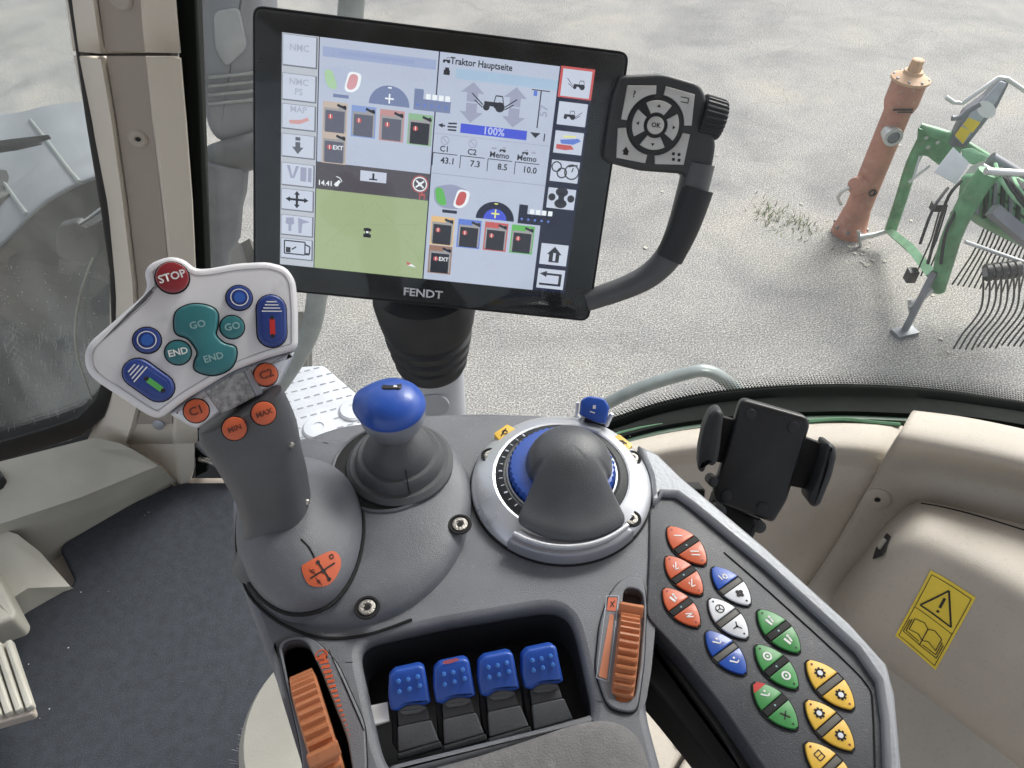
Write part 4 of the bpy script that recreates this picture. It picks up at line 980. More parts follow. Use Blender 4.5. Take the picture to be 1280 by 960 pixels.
# silver apron below the plate
ap_ = rnd(fp([(209, 517), (245.5, 538), (276, 519), (308, 500), (350, 484), (372, 437), (334, 447), (290, 463), (250, 487)]), .003, 3)
prism('silver_apron', t, FP, ccw(ap_), -.012, -.0045, M['silver'], .003)
prism('textured_insert', t, FP, ccw(fp([(256, 489), (292, 467), (305, 463), (321, 495), (288, 513), (277, 519)])), -.0046, -.0028, mat('worn_insert', (.36, .37, .38), .5, .3, bump=.8, bscale=700, var=.4, vscale=300), .001)
prism('insert_edge', t, FP, ccw(fp([(305, 463), (313, 460), (330, 492), (321, 496)])), -.0046, -.0026, M['silverd'], .0008)
R1 = .405/F
def fbutton(name, c, r, m_, h=.0062, label=None, ring=True, base=.0035, n=28):
    cc = FP.hit(*c, base); rr = r*R1
    b = lathe(name, t, FP, cc, [(rr*.93, base-.002), (rr*.93, h-.0012), (rr*.88, h-.0003), (rr*.75, h), (rr*.2, h+.0003), (.0002, h+.0003)], m_, n)
    lathe('button_gap', b, FP, cc, [(rr*1.02, base-.001), (rr*1.02, base+.0004), (rr*.94, base+.0004)], M['groove'], n)
    if label: b['label'] = label
    return b, cc, h+.0006
b, c_, h_ = fbutton('stop_button', (215.5, 347.5), 20, M['red'], .0075, 'round dark red stop button')
text('stop_lettering', b, FP, 'STOP', c_, .0056, M['white'], h_+.0002, rot=.35)
for c in ((299, 372.5), (184, 425.5)):
    b, c_, h_ = fbutton('blue_round_button', c, 16.5, M['bluek'], .0060, 'round blue button with white ring')
    lathe('button_centre', b, FP, c_, [(.0030, h_-.001), (.0028, h_+.0002), (.0004, h_+.0003)], M['bluec'], 20)
    flat('ring_print', b, FP, [arcband(c_, .0041, .0046, 0, 6.2831, 28)], h_+.0001, M['white'])
for c, s_, rr in (((222.7, 440.8), 'END', 15.8), ((290.2, 409), 'GO', 15.4)):
    b, c_, h_ = fbutton('teal_round_button', c, rr, M['teal'], .0060, 'round teal button lettered '+s_)
    text('button_lettering', b, FP, s_, c_, .0048 if s_ == 'END' else .0052, M['white'] if s_ == 'END' else M['faded'], h_+.0002, rot=.25)
for c, s_, nm in (((245.5, 513.5), 'C1', 'C1'), ((332, 468.5), 'C2', 'C2'), ((293, 535.5), 'MIN', 'MIN'), ((329.3, 516.5), 'MAX', 'MAX')):
    low_ = s_ in ('MIN', 'MAX')
    bb = -.0045 if not low_ else (cast(*c, bgrip)[0]-fc).dot(FP.n)+.0012
    b, c_, h_ = fbutton('orange_round_button', c, 15.8, M['orange'], bb+.0045, 'round orange button lettered '+s_, base=bb)
    text('button_lettering', b, FP, s_, c_, .0062 if not low_ else .0040, mat('dark_red_print', (.12, .03, .02), .5), h_+.0002, rot=.35)
# big teal hourglass rocker
hg = [(218, 409), (220, 391), (234, 382), (250, 380.5), (266, 385), (272.5, 394), (271.5, 408), (270, 419), (280, 429), (294, 434), (294.5, 449), (286, 462), (266, 469), (245, 463), (243.5, 452), (247, 440), (236, 424), (222, 418)]
hgp = ccw(smooth(fp(hg, .0035), 4))
b = prism('teal_rocker', t, FP, hgp, .001, .0068, M['teal'], .0018, 3); b['label'] = 'large hourglass-shaped teal rocker'
prism('rocker_gap', b, FP, inset(hgp, -.0007), .001, .0039, M['groove'])
text('rocker_lettering', b, FP, 'GO', FP.hit(247, 406, .0068), .0052, M['faded'], .0071, rot=.25)
text('rocker_lettering', b, FP, 'END', FP.hit(267, 447, .0068), .0050, M['faded'], .0071, rot=.3)
def capsule(a_, b_, r, n=10):
    a_, b_ = Vector(a_), Vector(b_); d = (b_-a_).normalized(); an = math.atan2(d.y, d.x); out = []
    for i in range(n+1): th = an-math.pi/2+math.pi*i/n; out.append((b_.x+r*math.cos(th), b_.y+r*math.sin(th)))
    for i in range(n+1): th = an+math.pi/2+math.pi*i/n; out.append((a_.x+r*math.cos(th), a_.y+r*math.sin(th)))
    return out
for a_, e_, rr, pm, lb in (((339, 386.5), (340, 416.5), 18, M['redp'], 'blue rocker with red bar'), ((173, 466), (199, 484.5), 17, M['greenp'], 'blue rocker with green bar')):
    A_, E_ = Vector(FP.hit(*a_, .0035)), Vector(FP.hit(*e_, .0035)); cap = capsule(A_, E_, rr*R1)
    b = prism('blue_rocker', t, FP, ccw(cap), .001, .0070, M['bluek'], .0016, 3); b['label'] = lb
    prism('rocker_gap', b, FP, ccw(capsule(A_, E_, rr*R1+.0006)), .001, .0039, M['groove'])
    prism('rocker_inlay', b, FP, ccw(capsule(A_, E_, rr*R1*.66)), .007, .0073, M['bluek'], .0002)
    d_ = (E_-A_).normalized(); n_ = Vector((-d_.y, d_.x)); mid = A_+d_*.001
    for k in range(4):
        q = A_-d_*(.0036-.0017*k); wd = rr*R1*(.35+.11*k)
        flat('rocker_stripe', b, FP, [line(q-n_*wd, q+n_*wd, .0006)], .00745, M['white'])
    flat('bar_print', b, FP, [line(A_+d_*.0058, A_+d_*.0140, .0028)], .00745, pm)
    for q in (A_+d_*.0050, A_+d_*.0148): flat('bar_dot', b, FP, [circ(q, .0011, 12)], .00750, M['dark'])

# ---------------------------------------------------------------- ball joystick
B0_ = CP.hit(503, 596)
t = thing('ball_joystick', 'joystick with a blue ball knob on a ribbed grey rubber boot', 'joystick', CP.at(*B0_, 0))
# the dark opening, offset to the left rear
BP = H(Z0+.0136)
ow = circ(BP.hit(484, 584), .0355, 40); prism('boot_opening', t, BP, ccw(ow), -.003, .0004, M['groove'])
lathe('opening_rim', t, BP, BP.hit(484, 584), [(.0375, -.002), (.0372, .001), (.0362, .0018), (.0352, .001), (.0350, -.001)], M['mound'], 44)
lathe('rubber_boot', t, CP, B0_, [(.0350, .010), (.0355, .0155), (.0325, .0185), (.0295, .0185), (.0285, .022), (.0275, .0250), (.0262, .0265), (.0232, .0265), (.0222, .030), (.0205, .034), (.0180, .038), (.0135, .043), (.010, .048), (.0095, .058)], M['boot'], 44)
bc = CP.at(B0_[0]+.0005, B0_[1]-.001, .0655)
bp_ = Plane(bc, (1, 0, 0), (0, 1, 0))
lathe('silver_cup', t, bp_, (0, 0), [(.0085, -.018), (.0105, -.0175), (.0160, -.0125), (.0192, -.006), (.0205, -.0005), (.0209, .003), (.0205, .0055), (.018, .006)], M['silverd'], 36)
# blue shell with thumb bump
rings = []
for h, r in ((.0045, .0207), (.0052, .0213), (.0075, .0209), (.0105, .0195), (.0135, .0170), (.0160, .0135), (.0176, .0090), (.0183, .004)):
    ring = []
    for i in range(48):
        th = 2*math.pi*i/48; k = max(0, math.cos(th-2.75))**6*.0052*math.exp(-((h-.004)/.0065)**2)
        ring.append(bp_.at((r+k)*math.cos(th), (r+k)*math.sin(th), h-.0030*max(0, math.cos(th-2.75))**3*(1 if h < .006 else 0)))
    rings.append(ring)
link_mesh('blue_shell', *loft_geo(rings), M['blue'], t, 60)
bt = prism('top_button', t, Plane(bp_.at(.001, .005, .0160), (1, 0, 0), (0, .93, -.3)), rnd(rect(-.0062, -.0038, .0062, .0038), .003), -.002, .0022, M['black'], .001)
flat('button_mark', bt, Plane(bp_.at(.001, .005, .0160), (1, 0, 0), (0, .93, -.3)), [[(.0012, -.0022), (.0038, -.0026), (.003, 0), (.0012, .0002)], [(-.0045, .0016), (-.001, .002), (-.002, .0028)]], .0024, M['white'])
tube('boot_seam', t, [CP.at(B0_[0]+.004, B0_[1]-.0098, .046), CP.at(B0_[0]+.0075, B0_[1]-.0205, .0308), CP.at(B0_[0]+.0085, B0_[1]-.0255, .027), CP.at(B0_[0]+.0095, B0_[1]-.0288, .0193)], .0005, M['groove'], 6)

# ---------------------------------------------------------------- dome dial
dcx, dcy = .0328, .3165
t = thing('crossgate_dial', 'silver ringed dial with a dark grey domed palm rest and blue inner ring', 'dial', CP.at(dcx, dcy, 0))
lathe('ring_gasket', t, CP, (dcx, dcy), [(.0612, 0), (.0612, .002), (.058, .002)], M['groove'], 64)
lathe('silver_ring', t, CP, (dcx, dcy), [(.0600, .001), (.0602, .004), (.0590, .0065), (.0560, .0092), (.050, .0125), (.0455, .0145), (.0440, .0142), (.0436, .011)], M['silver'], 72)
lathe('scale_ring', t, CP, (dcx, dcy), [(.0440, .010), (.0438, .0138), (.0425, .0148), (.0385, .0165), (.0365, .016), (.0360, .012)], M['rubber'], 64)
lathe('inner_silver_ring', t, CP, (dcx, dcy), [(.0368, .012), (.0366, .0168), (.0355, .0172), (.0350, .012)], M['silverd'], 64)
gs = []
N_ = 96; rings = []
for h, r in ((.012, .0352), (.0185, .0350), (.0210, .0335), (.0215, .030), (.0215, .010)):
    rings.append([CP.at(dcx+(r+(.0005 if i % 2 else -.0005))*math.cos(2*math.pi*(i+h*60)/N_), dcy+.002+(r+(.0005 if i % 2 else -.0005))*math.sin(2*math.pi*(i+h*60)/N_), h) for i in range(N_)])
link_mesh('blue_ribbed_ring', *loft_geo(rings), M['blue'], t, 30)
pr = []
for k in range(13):
    an = math.radians(128+k*8.5); r0, r1 = .0392, .0416
    pr.append(line((dcx+r0*math.cos(an), dcy+r0*math.sin(an)), (dcx+r1*math.cos(an), dcy+r1*math.sin(an)), .0006 if k % 3 else .0012))
flat('scale_marks', t, CP, pr, .0170, M['silverd'])
# front silver segment
sg = arcband((dcx, dcy), .0470, .0606, math.radians(-126), math.radians(-44), 24)
prism('front_segment', t, CP, ccw(sg), .001, .0125, mat('segment_grey', (.34, .35, .39), .4, .4, var=.04), .0030)
sg = arcband((dcx, dcy), .0545, .0572, math.radians(-125), math.radians(-45), 24)
prism('front_lip', t, CP, ccw(sg), .010, .0155, M['silver'], .0010)
# palm rest
pc = Vector((dcx+.0045, dcy+.0025)); rings = []; NA = 216
def rho(th):
    d = abs((th+math.pi) % (2*math.pi)-math.pi); r0 = .0284
    if d < .62: return .0540-.0012*(d/.62)**2
    if d < .72: return .0528-.0018*((d-.62)/.10)**2
    if d < 1.20:
        f = (d-.72)/.48; return r0-.0020*math.sin(math.pi*f)+(.0510-r0)*(1-f)**2.7
    return r0
for k, s_ in enumerate((1.0, 1.0, .99, .97, .94, .9, .85, .79, .72, .64, .52, .4, .28, .15, .01)):
    ring = []
    for i in range(NA):
        th = 2*math.pi*i/NA; r = rho(th); wgt = min(1, max(0, (r-.0285)/.018))
        rr_ = r*s_; base_ = .0180+.0245*math.exp(-(rr_/.034)**2.8)
        e_ = min(1, (r-rr_)/(.0055+.004*(1-wgt))); h = .0125+(base_-.0125)*(.45+.55*math.sqrt(max(0, 1-(1-e_)**2)))
        if k == 0: h = .0130
        ring.append(CP.at(pc.x+rr_*math.sin(th), pc.y-rr_*math.cos(th), h))
    rings.append(ring)
link_mesh('palm_rest', *loft_geo(rings), M['grip'], t, 70)
for px, py in ((613, 570), (636, 643), (789, 649), (790, 573)): screw(t, px, py, Z0+.0098, .0045)
def pad_sticker(px, py, rot, par):
    pl = H(Z0+.0105); c = Vector(pl.hit(px, py)); cr, sr = math.cos(rot), math.sin(rot)
    R_ = lambda x, y: (c.x+x*cr-y*sr, c.y+x*sr+y*cr)
    s_ = prism('yellow_field', par, pl, rnd([R_(-.008, -.0045), R_(.008, -.0045), R_(.0065, .0045), R_(-.0065, .0045)], .0015), -.004, .0006, M['yellow'], .0003)
    flat('field_symbol', s_, pl, [arcband(R_(0, 0), .0012, .0022, 0, 5.8, 12), line(R_(-.0045, -.001), R_(.003, .002), .0010)], .0008, M['dark'])
pad_sticker(631, 541, .75, t); pad_sticker(777, 554, -.85, t)
# blue key at the back of the dial
t = thing('blue_flip_key', 'small bright blue key on a white bracket behind the domed dial', 'key switch', W(742, 520, Z0+.015))
kp = Plane(W(742, 513, Z0+.028), (1, -.12, 0), (0, .75, .66))
b = prism('blue_cap', t, kp, rnd(kp.pts([(726, 500), (736, 495), (755, 498), (762, 509), (757, 530), (746, 528), (724, 518)]), .002), -.006, .003, M['blue'], .0018)
flat('cap_symbol', b, kp, [rect(-.0008, .001, .0012, .0035), line((-.0025, -.001), (.001, -.0018), .0008)], .0032, M['white'])
tube('white_bracket', t, [W(722, 503, Z0+.02), W(721, 518, Z0+.012), W(726, 524, Z0+.012)], .0014, M['whitek'], 8)
tube('white_bracket', t, [W(765, 517, Z0+.022), W(758, 532, Z0+.012)], .0016, M['whitek'], 8)
link_mesh('key_stem', *box_geo(W(744, 524, Z0+.010), .016, .008, .022), M['black'], t)

# ---------------------------------------------------------------- hydraulic paddle levers
def paddle(label, first=None, off_=None):
    if first is None:
        t = thing('paddle_lever', label, 'lever', LP.o, 'blue topped hydraulic paddle levers in a row')
        pl = LP
        cp_ = lambda L, h: [pl.hit(x, y, h) for x, y in L]
        # cap plane: tilted towards the viewer, slightly above the console
        capP = Plane(pl.at(0, 0, 0), pl.u, (pl.v+Vector((0, 0, .55))).normalized()*1)
        capP = Plane(D(510, 852, .420), ux_, vx_)
        def C(L): return [capP.hit(512+(x-512)*1.03, 831+(y-826)*1.10) for x, y in L]
        top = C([(487, 838), (494, 831), (524, 825), (530, 828), (538, 868), (530, 871), (521, 870), (508, 871), (497, 878), (489, 876), (486, 860)])
        c = prism('blue_cap', t, capP, rnd(top, .0012, 3), -.006, .0035, M['blue'], .0022, 3)
        for (x, y) in ((498.5, 843), (510, 841), (521.5, 838), (499.5, 854.5), (511.5, 851.5), (524, 848)):
            lathe('grip_dot', c, capP, C([(x, y)])[0], [(.0014, .003), (.0012, .0048), (.0004, .0052)], mat('blue_dot', (.06, .20, .60), .35), 10)
        # finger dip
        dip = C([(497, 878), (506, 872), (520, 869), (531, 872), (533, 876), (522, 881), (505, 883)])
        prism('finger_dip', t, capP, rnd(dip, .001, 3), -.006, .0012, mat('dip_grey', (.12, .125, .13), .4), .001)
        bP = Plane(D(520, 905, .418), ux_, vx2_)
        def Bq(L): return [bP.hit(x, y+4) for x, y in L]
        prism('lever_upper_body', t, bP, rnd(Bq([(497, 884), (533, 877), (538, 896), (498, 905)]), .0012, 3), -.012, .0015, M['lev'], .0008)
        prism('lever_lower_body', t, bP, rnd(Bq([(497, 905), (539, 896), (549, 923), (498, 937)]), .0012, 3), -.014, .0035, M['lev'], .0009)
        prism('lever_side', t, bP, Bq([(488, 870), (497, 880), (498, 938), (490, 925)]), -.016, -.002, M['rubber'], .001)
        prism('lever_foot', t, bP, rnd(Bq([(496, 938), (551, 922), (553, 931), (497, 947)]), .001, 3), -.008, .0035, M['rubber'], .0012)
        return t
    r = first.copy(); COL.objects.link(r); r.location = first.location+off_; r['label'] = label
    for ch in list(first.children):
        c = ch.copy(); COL.objects.link(c); c.parent = r
        for g in list(ch.children):
            d = g.copy(); COL.objects.link(d); d.parent = c
    return r
pL = W(510, 880, Z0); pR = W(676, 838, Z0)
ux_ = (pR-pL).normalized(); vx_ = (Vector((0, 0, 1)).cross(ux_)*.80+Vector((0, 0, .60))).normalized(); vx2_ = (Vector((0, 0, 1)).cross(ux_)*.93+Vector((0, 0, .30))).normalized()
LP = Plane(pL, ux_, Vector((0, 0, 1)).cross(ux_))
l0 = paddle('blue topped paddle lever, leftmost of the four, nearest the orange wheel with the stepped scale')
stepv = (D(676, 814, .420)-D(510, 852, .420))/3
stepv.z = 0
for k, lb in ((1, 'blue topped paddle lever with a reddish worn top edge, second from the left'), (2, 'blue topped paddle lever third from the left, right of the reddish worn one'), (3, 'blue topped paddle lever at the right end of the row')):
    r = paddle(lb, l0, stepv*k)
    if k == 1:
        cpn = [c for c in r.children if c.name.startswith('blue_cap')][0]
        mpl = Plane(D(510, 852, .420)+stepv, ux_, vx_)
        ORG[r.name] = r.location; ORG[cpn.name] = r.location
        flat('red_wear_mark', cpn, mpl, [rnd([mpl.hit(x, y) for x, y in ((553, 824.5), (571, 820.5), (574, 823.5), (561, 828), (553, 828.5))], .001, 3)], .0037, mat('worn_red', (.5, .12, .16), .5))
o = prism('white_label_tag', None, H(Z0-.008), H(Z0-.008).pts([(461, 884), (485, 879), (487, 902), (468, 908)]), 0, .002, mat('bright_white', (.86, .86, .86), .5, var=.02), .0004)
tag(o, 'small white tag in the dark recess left of the leftmost blue lever', 'tag')
# ---------------------------------------------------------------- orange thumb wheels
def thumb(label, a_, b_, wpx, r, sink, tabf, arc=(0, math.pi)):
    A_, B_ = CP.at(*CP.hit(*a_)), CP.at(*CP.hit(*b_)); c = (A_+B_)/2; d = (B_-A_).normalized()
    side = d.cross(Vector((0, 0, 1))).normalized(); hw = wpx
    t = thing('thumb_wheel', label, 'thumb wheel', c, 'ribbed orange thumb wheels')
    pl = Plane(c-Vector((0, 0, sink)), d, Vector((0, 0, 1)))       # normal = side axis
    n = 44; rings = []
    for hh, k in ((-hw, .93), (-hw*.86, 1), (hw*.86, 1), (hw, .93)):
        ring = []
        for i in range(n*4):
            th = 2*math.pi*i/(n*4); rr = r*k + (.0011*(1 if (i % 4) < 2 else -1) if abs(hh) < hw else -.001)
            ring.append(pl.at(rr*math.cos(th), rr*math.sin(th), hh))
        rings.append(ring)
    link_mesh('ribbed_rim', *loft_geo(rings), M['orangew'], t, 20)
    an = tabf; rr = r+.002
    tp = [((rr-.003)*math.cos(an-.09), (rr-.003)*math.sin(an-.09)), ((rr+.004)*math.cos(an-.07), (rr+.004)*math.sin(an-.07)), ((rr+.004)*math.cos(an+.07), (rr+.004)*math.sin(an+.07)), ((rr-.003)*math.cos(an+.09), (rr-.003)*math.sin(an+.09))]
    prism('stop_tab', t, pl, ccw(rnd(tp, .001, 3)), -hw*1.12, hw*1.12, M['orangew'], .001)
    return t
thumb('ribbed orange thumb wheel beside the stepped scale at the left of the console', (378, 848), (414, 968), .0072, .036, .020, .98)
thumb('narrower ribbed orange thumb wheel beside the wedge scale right of the blue levers', (788, 762), (776, 884), .0062, .032, .017, 2.42)

# ================================================================== KEYPAD
KP = H(Z0+.002)
t = thing('switch_panel', 'slanted dark keypad panel with a silver rim and leaf shaped coloured keys', 'keypad', KP.at(*KP.hit(940, 800), -.01))
kout = KP.pts([(797, 562), (822, 574), (850, 602), (955, 690), (1060, 785), (1106, 836), (1116, 872), (1124, 960), (1132, 1060), (1012, 1060), (966, 990), (905, 896), (848, 822), (805, 776), (812, 700), (814, 600)])
kin = KP.pts([(824, 630), (840, 628), (856, 640), (950, 718), (1062, 820), (1088, 856), (1096, 900), (1102, 1040), (1020, 1040), (960, 950), (900, 868), (850, 806), (812, 764), (817, 700), (819, 648)])
kin = ccw(rnd(kin, .006))
rimp = KP.pts([(797, 560), (822, 572), (850, 600), (955, 688), (1060, 783), (1106, 834), (1116, 872), (1124, 960), (1132, 1060), (1107, 1060), (1101, 900), (1094, 853), (1068, 815), (955, 711), (862, 634), (845, 622), (828, 621), (819, 632), (816, 632), (812, 598)])
holed('panel_rim', t, KP, ccw(rimp), [], -.018, .0045, M['rim'], .0030)
kfo = ccw(rnd(KP.pts([(812, 590), (850, 612), (960, 700), (1062, 800), (1098, 850), (1108, 960), (1112, 1060), (1016, 1060), (960, 966), (903, 882), (850, 815), (808, 770), (811, 700)]), .005))
prism('panel_side_skirt', t, KP, rnd(KP.pts([(806, 768), (850, 812), (905, 880), (970, 968), (1020, 1050), (985, 1050), (930, 975), (870, 900), (838, 862), (806, 826)]), .004), -.05, -.019, M['deep'], .003)
prism('panel_underbody', t, KP, rnd(KP.pts([(815, 600), (850, 620), (1060, 810), (1095, 860), (1110, 1060), (1000, 1060), (905, 900), (815, 780)]), .01), -.040, -.018, M['black'], .004)
prism('key_field', t, KP, kfo, -.016, -.0005, M['keyface'], .0012)
gl_ = [KP.at(*KP.hit(x, y), -.0003) for x, y in smooth([(905, 690), (960, 738), (1050, 820), (1084, 856), (1091, 880), (1094, 960)], 3, False)]
tube('field_groove', t, gl_, .0005, M['groove'], 5)
# silver highlight edge already comes from the rounded rim
def lens(a_, b_, t0, t1, wd, inset_=0, n=9):
    a_, b_ = Vector(a_), Vector(b_); d = b_-a_; L = d.length; d.normalize(); n_ = Vector((-d.y, d.x)); up_, dn = [], []
    for i in range(n+1):
        q = t0+(t1-t0)*i/n; w_ = wd*(4*q*(1-q))**.86
        up_.append(tuple(a_+d*L*q+n_*w_)); dn.append(tuple(a_+d*L*q-n_*w_))
    return dn+list(reversed(up_))
def sym(kind_, c, s_, d, n_):
    """symbol strokes around c; d along the leaf, n_ across"""
    T = lambda x, y: tuple(Vector(c)+d*x*s_+n_*y*s_)
    if kind_ == 'bar': return [line(T(-.5, -.5), T(.3, .6), s_*.22)]
    if kind_ == 'bars': return [line(T(-.7, -.4), T(.1, .7), s_*.2), line(T(-.1, -.7), T(.7, .4), s_*.2)]
    if kind_ == 'lever': return [line(T(-.6, .5), T(.5, -.5), s_*.18), line(T(.5, -.5), T(.6, .2), s_*.18), line(T(-.4, -.3), T(.0, -.5), s_*.16)]
    if kind_ == 'zed': return [line(T(-.5, -.4), T(.1, .7), s_*.2), line(T(.1, .7), T(.0, -.7), s_*.2), line(T(.0, -.7), T(.6, .4), s_*.2)]
    if kind_ == 'wheel': return [arcband(T(0, 0), s_*.62, s_*.8, 0, 6.2831, 18)]+[line(T(0, 0), T(.7*math.cos(k), .7*math.sin(k)), s_*.16) for k in (.5, 2.6, 4.7)]
    if kind_ == 'spokes': return [line(T(0, 0), T(.85*math.cos(k), .85*math.sin(k)), s_*.2) for k in (.5, 2.6, 4.7)]+[circ(T(0, 0), s_*.22, 10)]
    if kind_ == 'fan': return [circ(T(.42*math.cos(k), .42*math.sin(k)), s_*.36, 8) for k in (.3, 1.87, 3.44, 5.0)]
    if kind_ == 'man': return [circ(T(-.5, .4), s_*.24, 8), rect(*(T(0, 0)+T(.01, .01))) if False else line(T(-.5, -.4), T(.7, -.2), s_*.42), line(T(-.4, .4), T(.5, .3), s_*.3)]
    if kind_ == 'P': return [line(T(-.6, -.5), T(.4, -.5), s_*.2), arcband(T(.2, .3), s_*.25, s_*.45, 0, 6.28, 10), line(T(-.3, .1), T(-.2, .7), s_*.2)]
    if kind_ == 'hose': return [line(T(-.5, -.6), T(.4, .2), s_*.24), line(T(.4, .2), T(.2, .7), s_*.2), circ(T(-.5, .3), s_*.2, 8)]
    if kind_ == 'round': return [arcband(T(0, 0), s_*.45, s_*.75, 0, 6.2831, 16), circ(T(0, 0), s_*.2, 8)]
    if kind_ == 'cross': return [line(T(-.7, -.4), T(.7, .4), s_*.26), line(T(-.4, .6), T(.4, -.6), s_*.22)]
    if kind_ == 'gear': return [arcband(T(0, 0), s_*.5, s_*.85, k*.785-.2, k*.785+.26, 3) for k in range(8)]+[arcband(T(0, 0), s_*.42, s_*.66, 0, 6.2831, 16)]
    if kind_ == 'screen': return [line(T(-.6, -.5), T(.6, -.5), s_*.16), line(T(.6, -.5), T(.6, .6), s_*.16), line(T(-.6, .6), T(.6, .6), s_*.16), line(T(-.6, -.5), T(-.6, .6), s_*.16), line(T(0, -.5), T(0, .6), s_*.1)]
LENS = [((834.4, 659), (882, 707), 'orange', 'orange', 'bar', 'bars', 1), ((832, 696), (877.5, 744.5), 'orange', 'orange', 'lever', 'lever', 1), ((829, 736), (874, 784.5), 'orange', 'orange', 'man', 'zed', 1),
        ((890, 709.5), (937.5, 757.5), 'blue', 'whitek', 'P', 'fan', 0), ((886, 749), (934.5, 799), 'whitek', 'whitek', 'wheel', 'spokes', 0), ((882.5, 789.5), (932, 844), 'blue', 'blue', 'hose', 'hose', 0),
        ((947, 763), (999.5, 817), 'green', 'green', 'man', 'man', 1), ((944, 807), (997, 862), 'green', 'green', 'round', 'round', 1), ((941, 854), (996.5, 912.5), 'green', 'green', 'hose', 'cross', 1),
        ((1008, 826), (1067, 888), 'yellow', 'yellow', 'gear', 'gear', 0), ((1006.5, 876), (1067, 939), 'yellow', 'yellow', 'gear', 'gear', 0), ((1006, 928.5), (1068, 993), 'yellow', 'yellow', 'screen', 'screen', 0)]
names = {'orange': 'orange', 'blue': 'blue', 'whitek': 'white', 'green': 'green', 'yellow': 'yellow'}
for a_, b_, ca, cb, sa, sb, led in LENS:
    A_, B_ = Vector(KP.hit(*a_)), Vector(KP.hit(*b_)); L = (B_-A_).length; d = (B_-A_).normalized(); n_ = Vector((-d.y, d.x)); wd = L*.262
    prism('key_surround', t, KP, ccw(lens(A_-d*.0009, B_+d*.0009, .02, .98, wd+.0009, n=14)), -.0006, .0003, M['groove'])
    if led:
        prism('status_light_bar', t, KP, ccw(lens(A_, B_, .44, .56, wd*.98, n=4)), .0, .0010, M['deep'], .0003)
        flat('status_light', t, KP, [circ(A_+d*L*.5, .0006, 8)], .0012, M['faded'])
    else: prism('key_divider', t, KP, ccw(lens(A_, B_, .445, .555, wd*.98, n=4)), .0, .0008, mat('divider_grey', (.10, .095, .085), .5), .0003)
    for h0_, h1_, c, s_, tip in ((.03, .425, ca, sa, 0), (.575, .97, cb, sb, 1)):
        k = prism(names[c]+'_key', t, KP, ccw(lens(A_, B_, h0_, h1_, wd)), 0, .0016, M[c], .0005, 2)
        pm = M['dark'] if c in ('whitek', 'yellow') else M['white']
        if sa == 'hose' and sb == 'cross' and s_ == 'cross': pm = M['dark']
        cc = A_+d*L*(.28 if not tip else .72)
        flat('key_symbol', k, KP, sym(s_, cc, L*.112, d, n_), .0018, pm)
        if s_ == 'gear': flat('gear_centre', k, KP, [circ(cc, L*.045, 12)], .0019, M['whitek'])
        dc = M['dark'] if c in ('whitek',) else (M['red'] if c in ('orange', 'yellow') else M['gdark'])
        if ca == 'green' and sb == 'cross' and not tip:
            flat('red_tip', k, KP, [ccw(lens(A_, B_, .035, .15, wd*.98, n=4))], .00175, M['redp'])
        elif c != 'blue': flat('tip_dot', k, KP, [circ(A_+d*L*(.10 if not tip else .90), L*.020, 10)], .0018, dc)

# ================================================================== MONITOR
def DD(px, py, d): return D(px, py, d)
k_ = .611
mTL, mTR, mBR, mBL = DD(316, 6, k_), DD(787, 65, k_*1.03447), DD(738, 402, k_*1.16261), DD(319, 360, k_*1.12814)
MP = Plane(mTL, (mTR-mTL), (mTL-mBL)); MP.n = MP.n if MP.n.dot(CAM-mTL) > 0 else -MP.n
cen = (mTL+mTR+mBR+mBL)/4
def mp(L, h=0): return [MP.hit(x, y, h) for x, y in L]
t = thing('touch_monitor', 'black tablet-like terminal screen showing tractor menus, mounted on a stem', 'monitor', cen)
W_, H_ = (mTR-mTL).length, (mTL-mBL).length
mo = rnd([(0, 0), (W_, 0), (W_, -H_), (0, -H_)], .009, 6)
prism('housing', t, MP, ccw(mo), -.032, -.001, M['bezel'], .006)
prism('front_glass', t, MP, inset(ccw(mo), .0012), -.002, 0.0005, M['bezel'], .0008)
holed('front_edge', t, MP, ccw(mo), [inset(ccw(mo), .0016)], -.004, .0008, M['black'], .0006)
def mr(a_, b_):
    (x0, y0), (x1, y1) = MP.hit(*a_), MP.hit(*b_); return (min(x0, x1), min(y0, y1), max(x0, x1), max(y0, y1))
def srect(name, par, r, m_, h): return flat(name, par, MP, [rect(*r)], h, m_)
(sx0, sy0) = MP.hit(353, 41); (sx1, sy1) = MP.hit(704.5, 364)
sx1b = MP.hit(745, 88)[0]; sx1 = (sx1+sx1b)/2; sy0 = (sy0+MP.hit(745, 88)[1])/2; sy1 = (sy1+MP.hit(352, 332)[1])/2
SW, SH = sx1-sx0, sy0-sy1
scn = srect('screen', t, (sx0, sy1, sx1, sy0), M['snavy'], .0009)
# screen-space helper: u,v in 0..1 from the top left
def uv(u, v): return (sx0+u*SW, sy0-v*SH)
def fromp(px, py): x, y = MP.hit(px, py); return ((x-sx0)/SW, (sy0-y)/SH)
def UR(a_, b_): return (*uv(a_[0], b_[1]), *uv(b_[0], a_[1]))
def R_uv(u0, v0, u1, v1): return (uv(u0, v1)[0], uv(u0, v1)[1], uv(u1, v0)[0], uv(u1, v0)[1])
def stext(s, u, v, size, m_, h=.0016, rot=0, sx=1): return text('screen_text', scn, MP, s, uv(u, v), size, m_, h, rot, sx)
def sflat(name, P, m_, h=.0015): return flat(name, scn, MP, [[uv(*q) for q in p] for p in P], h, m_)
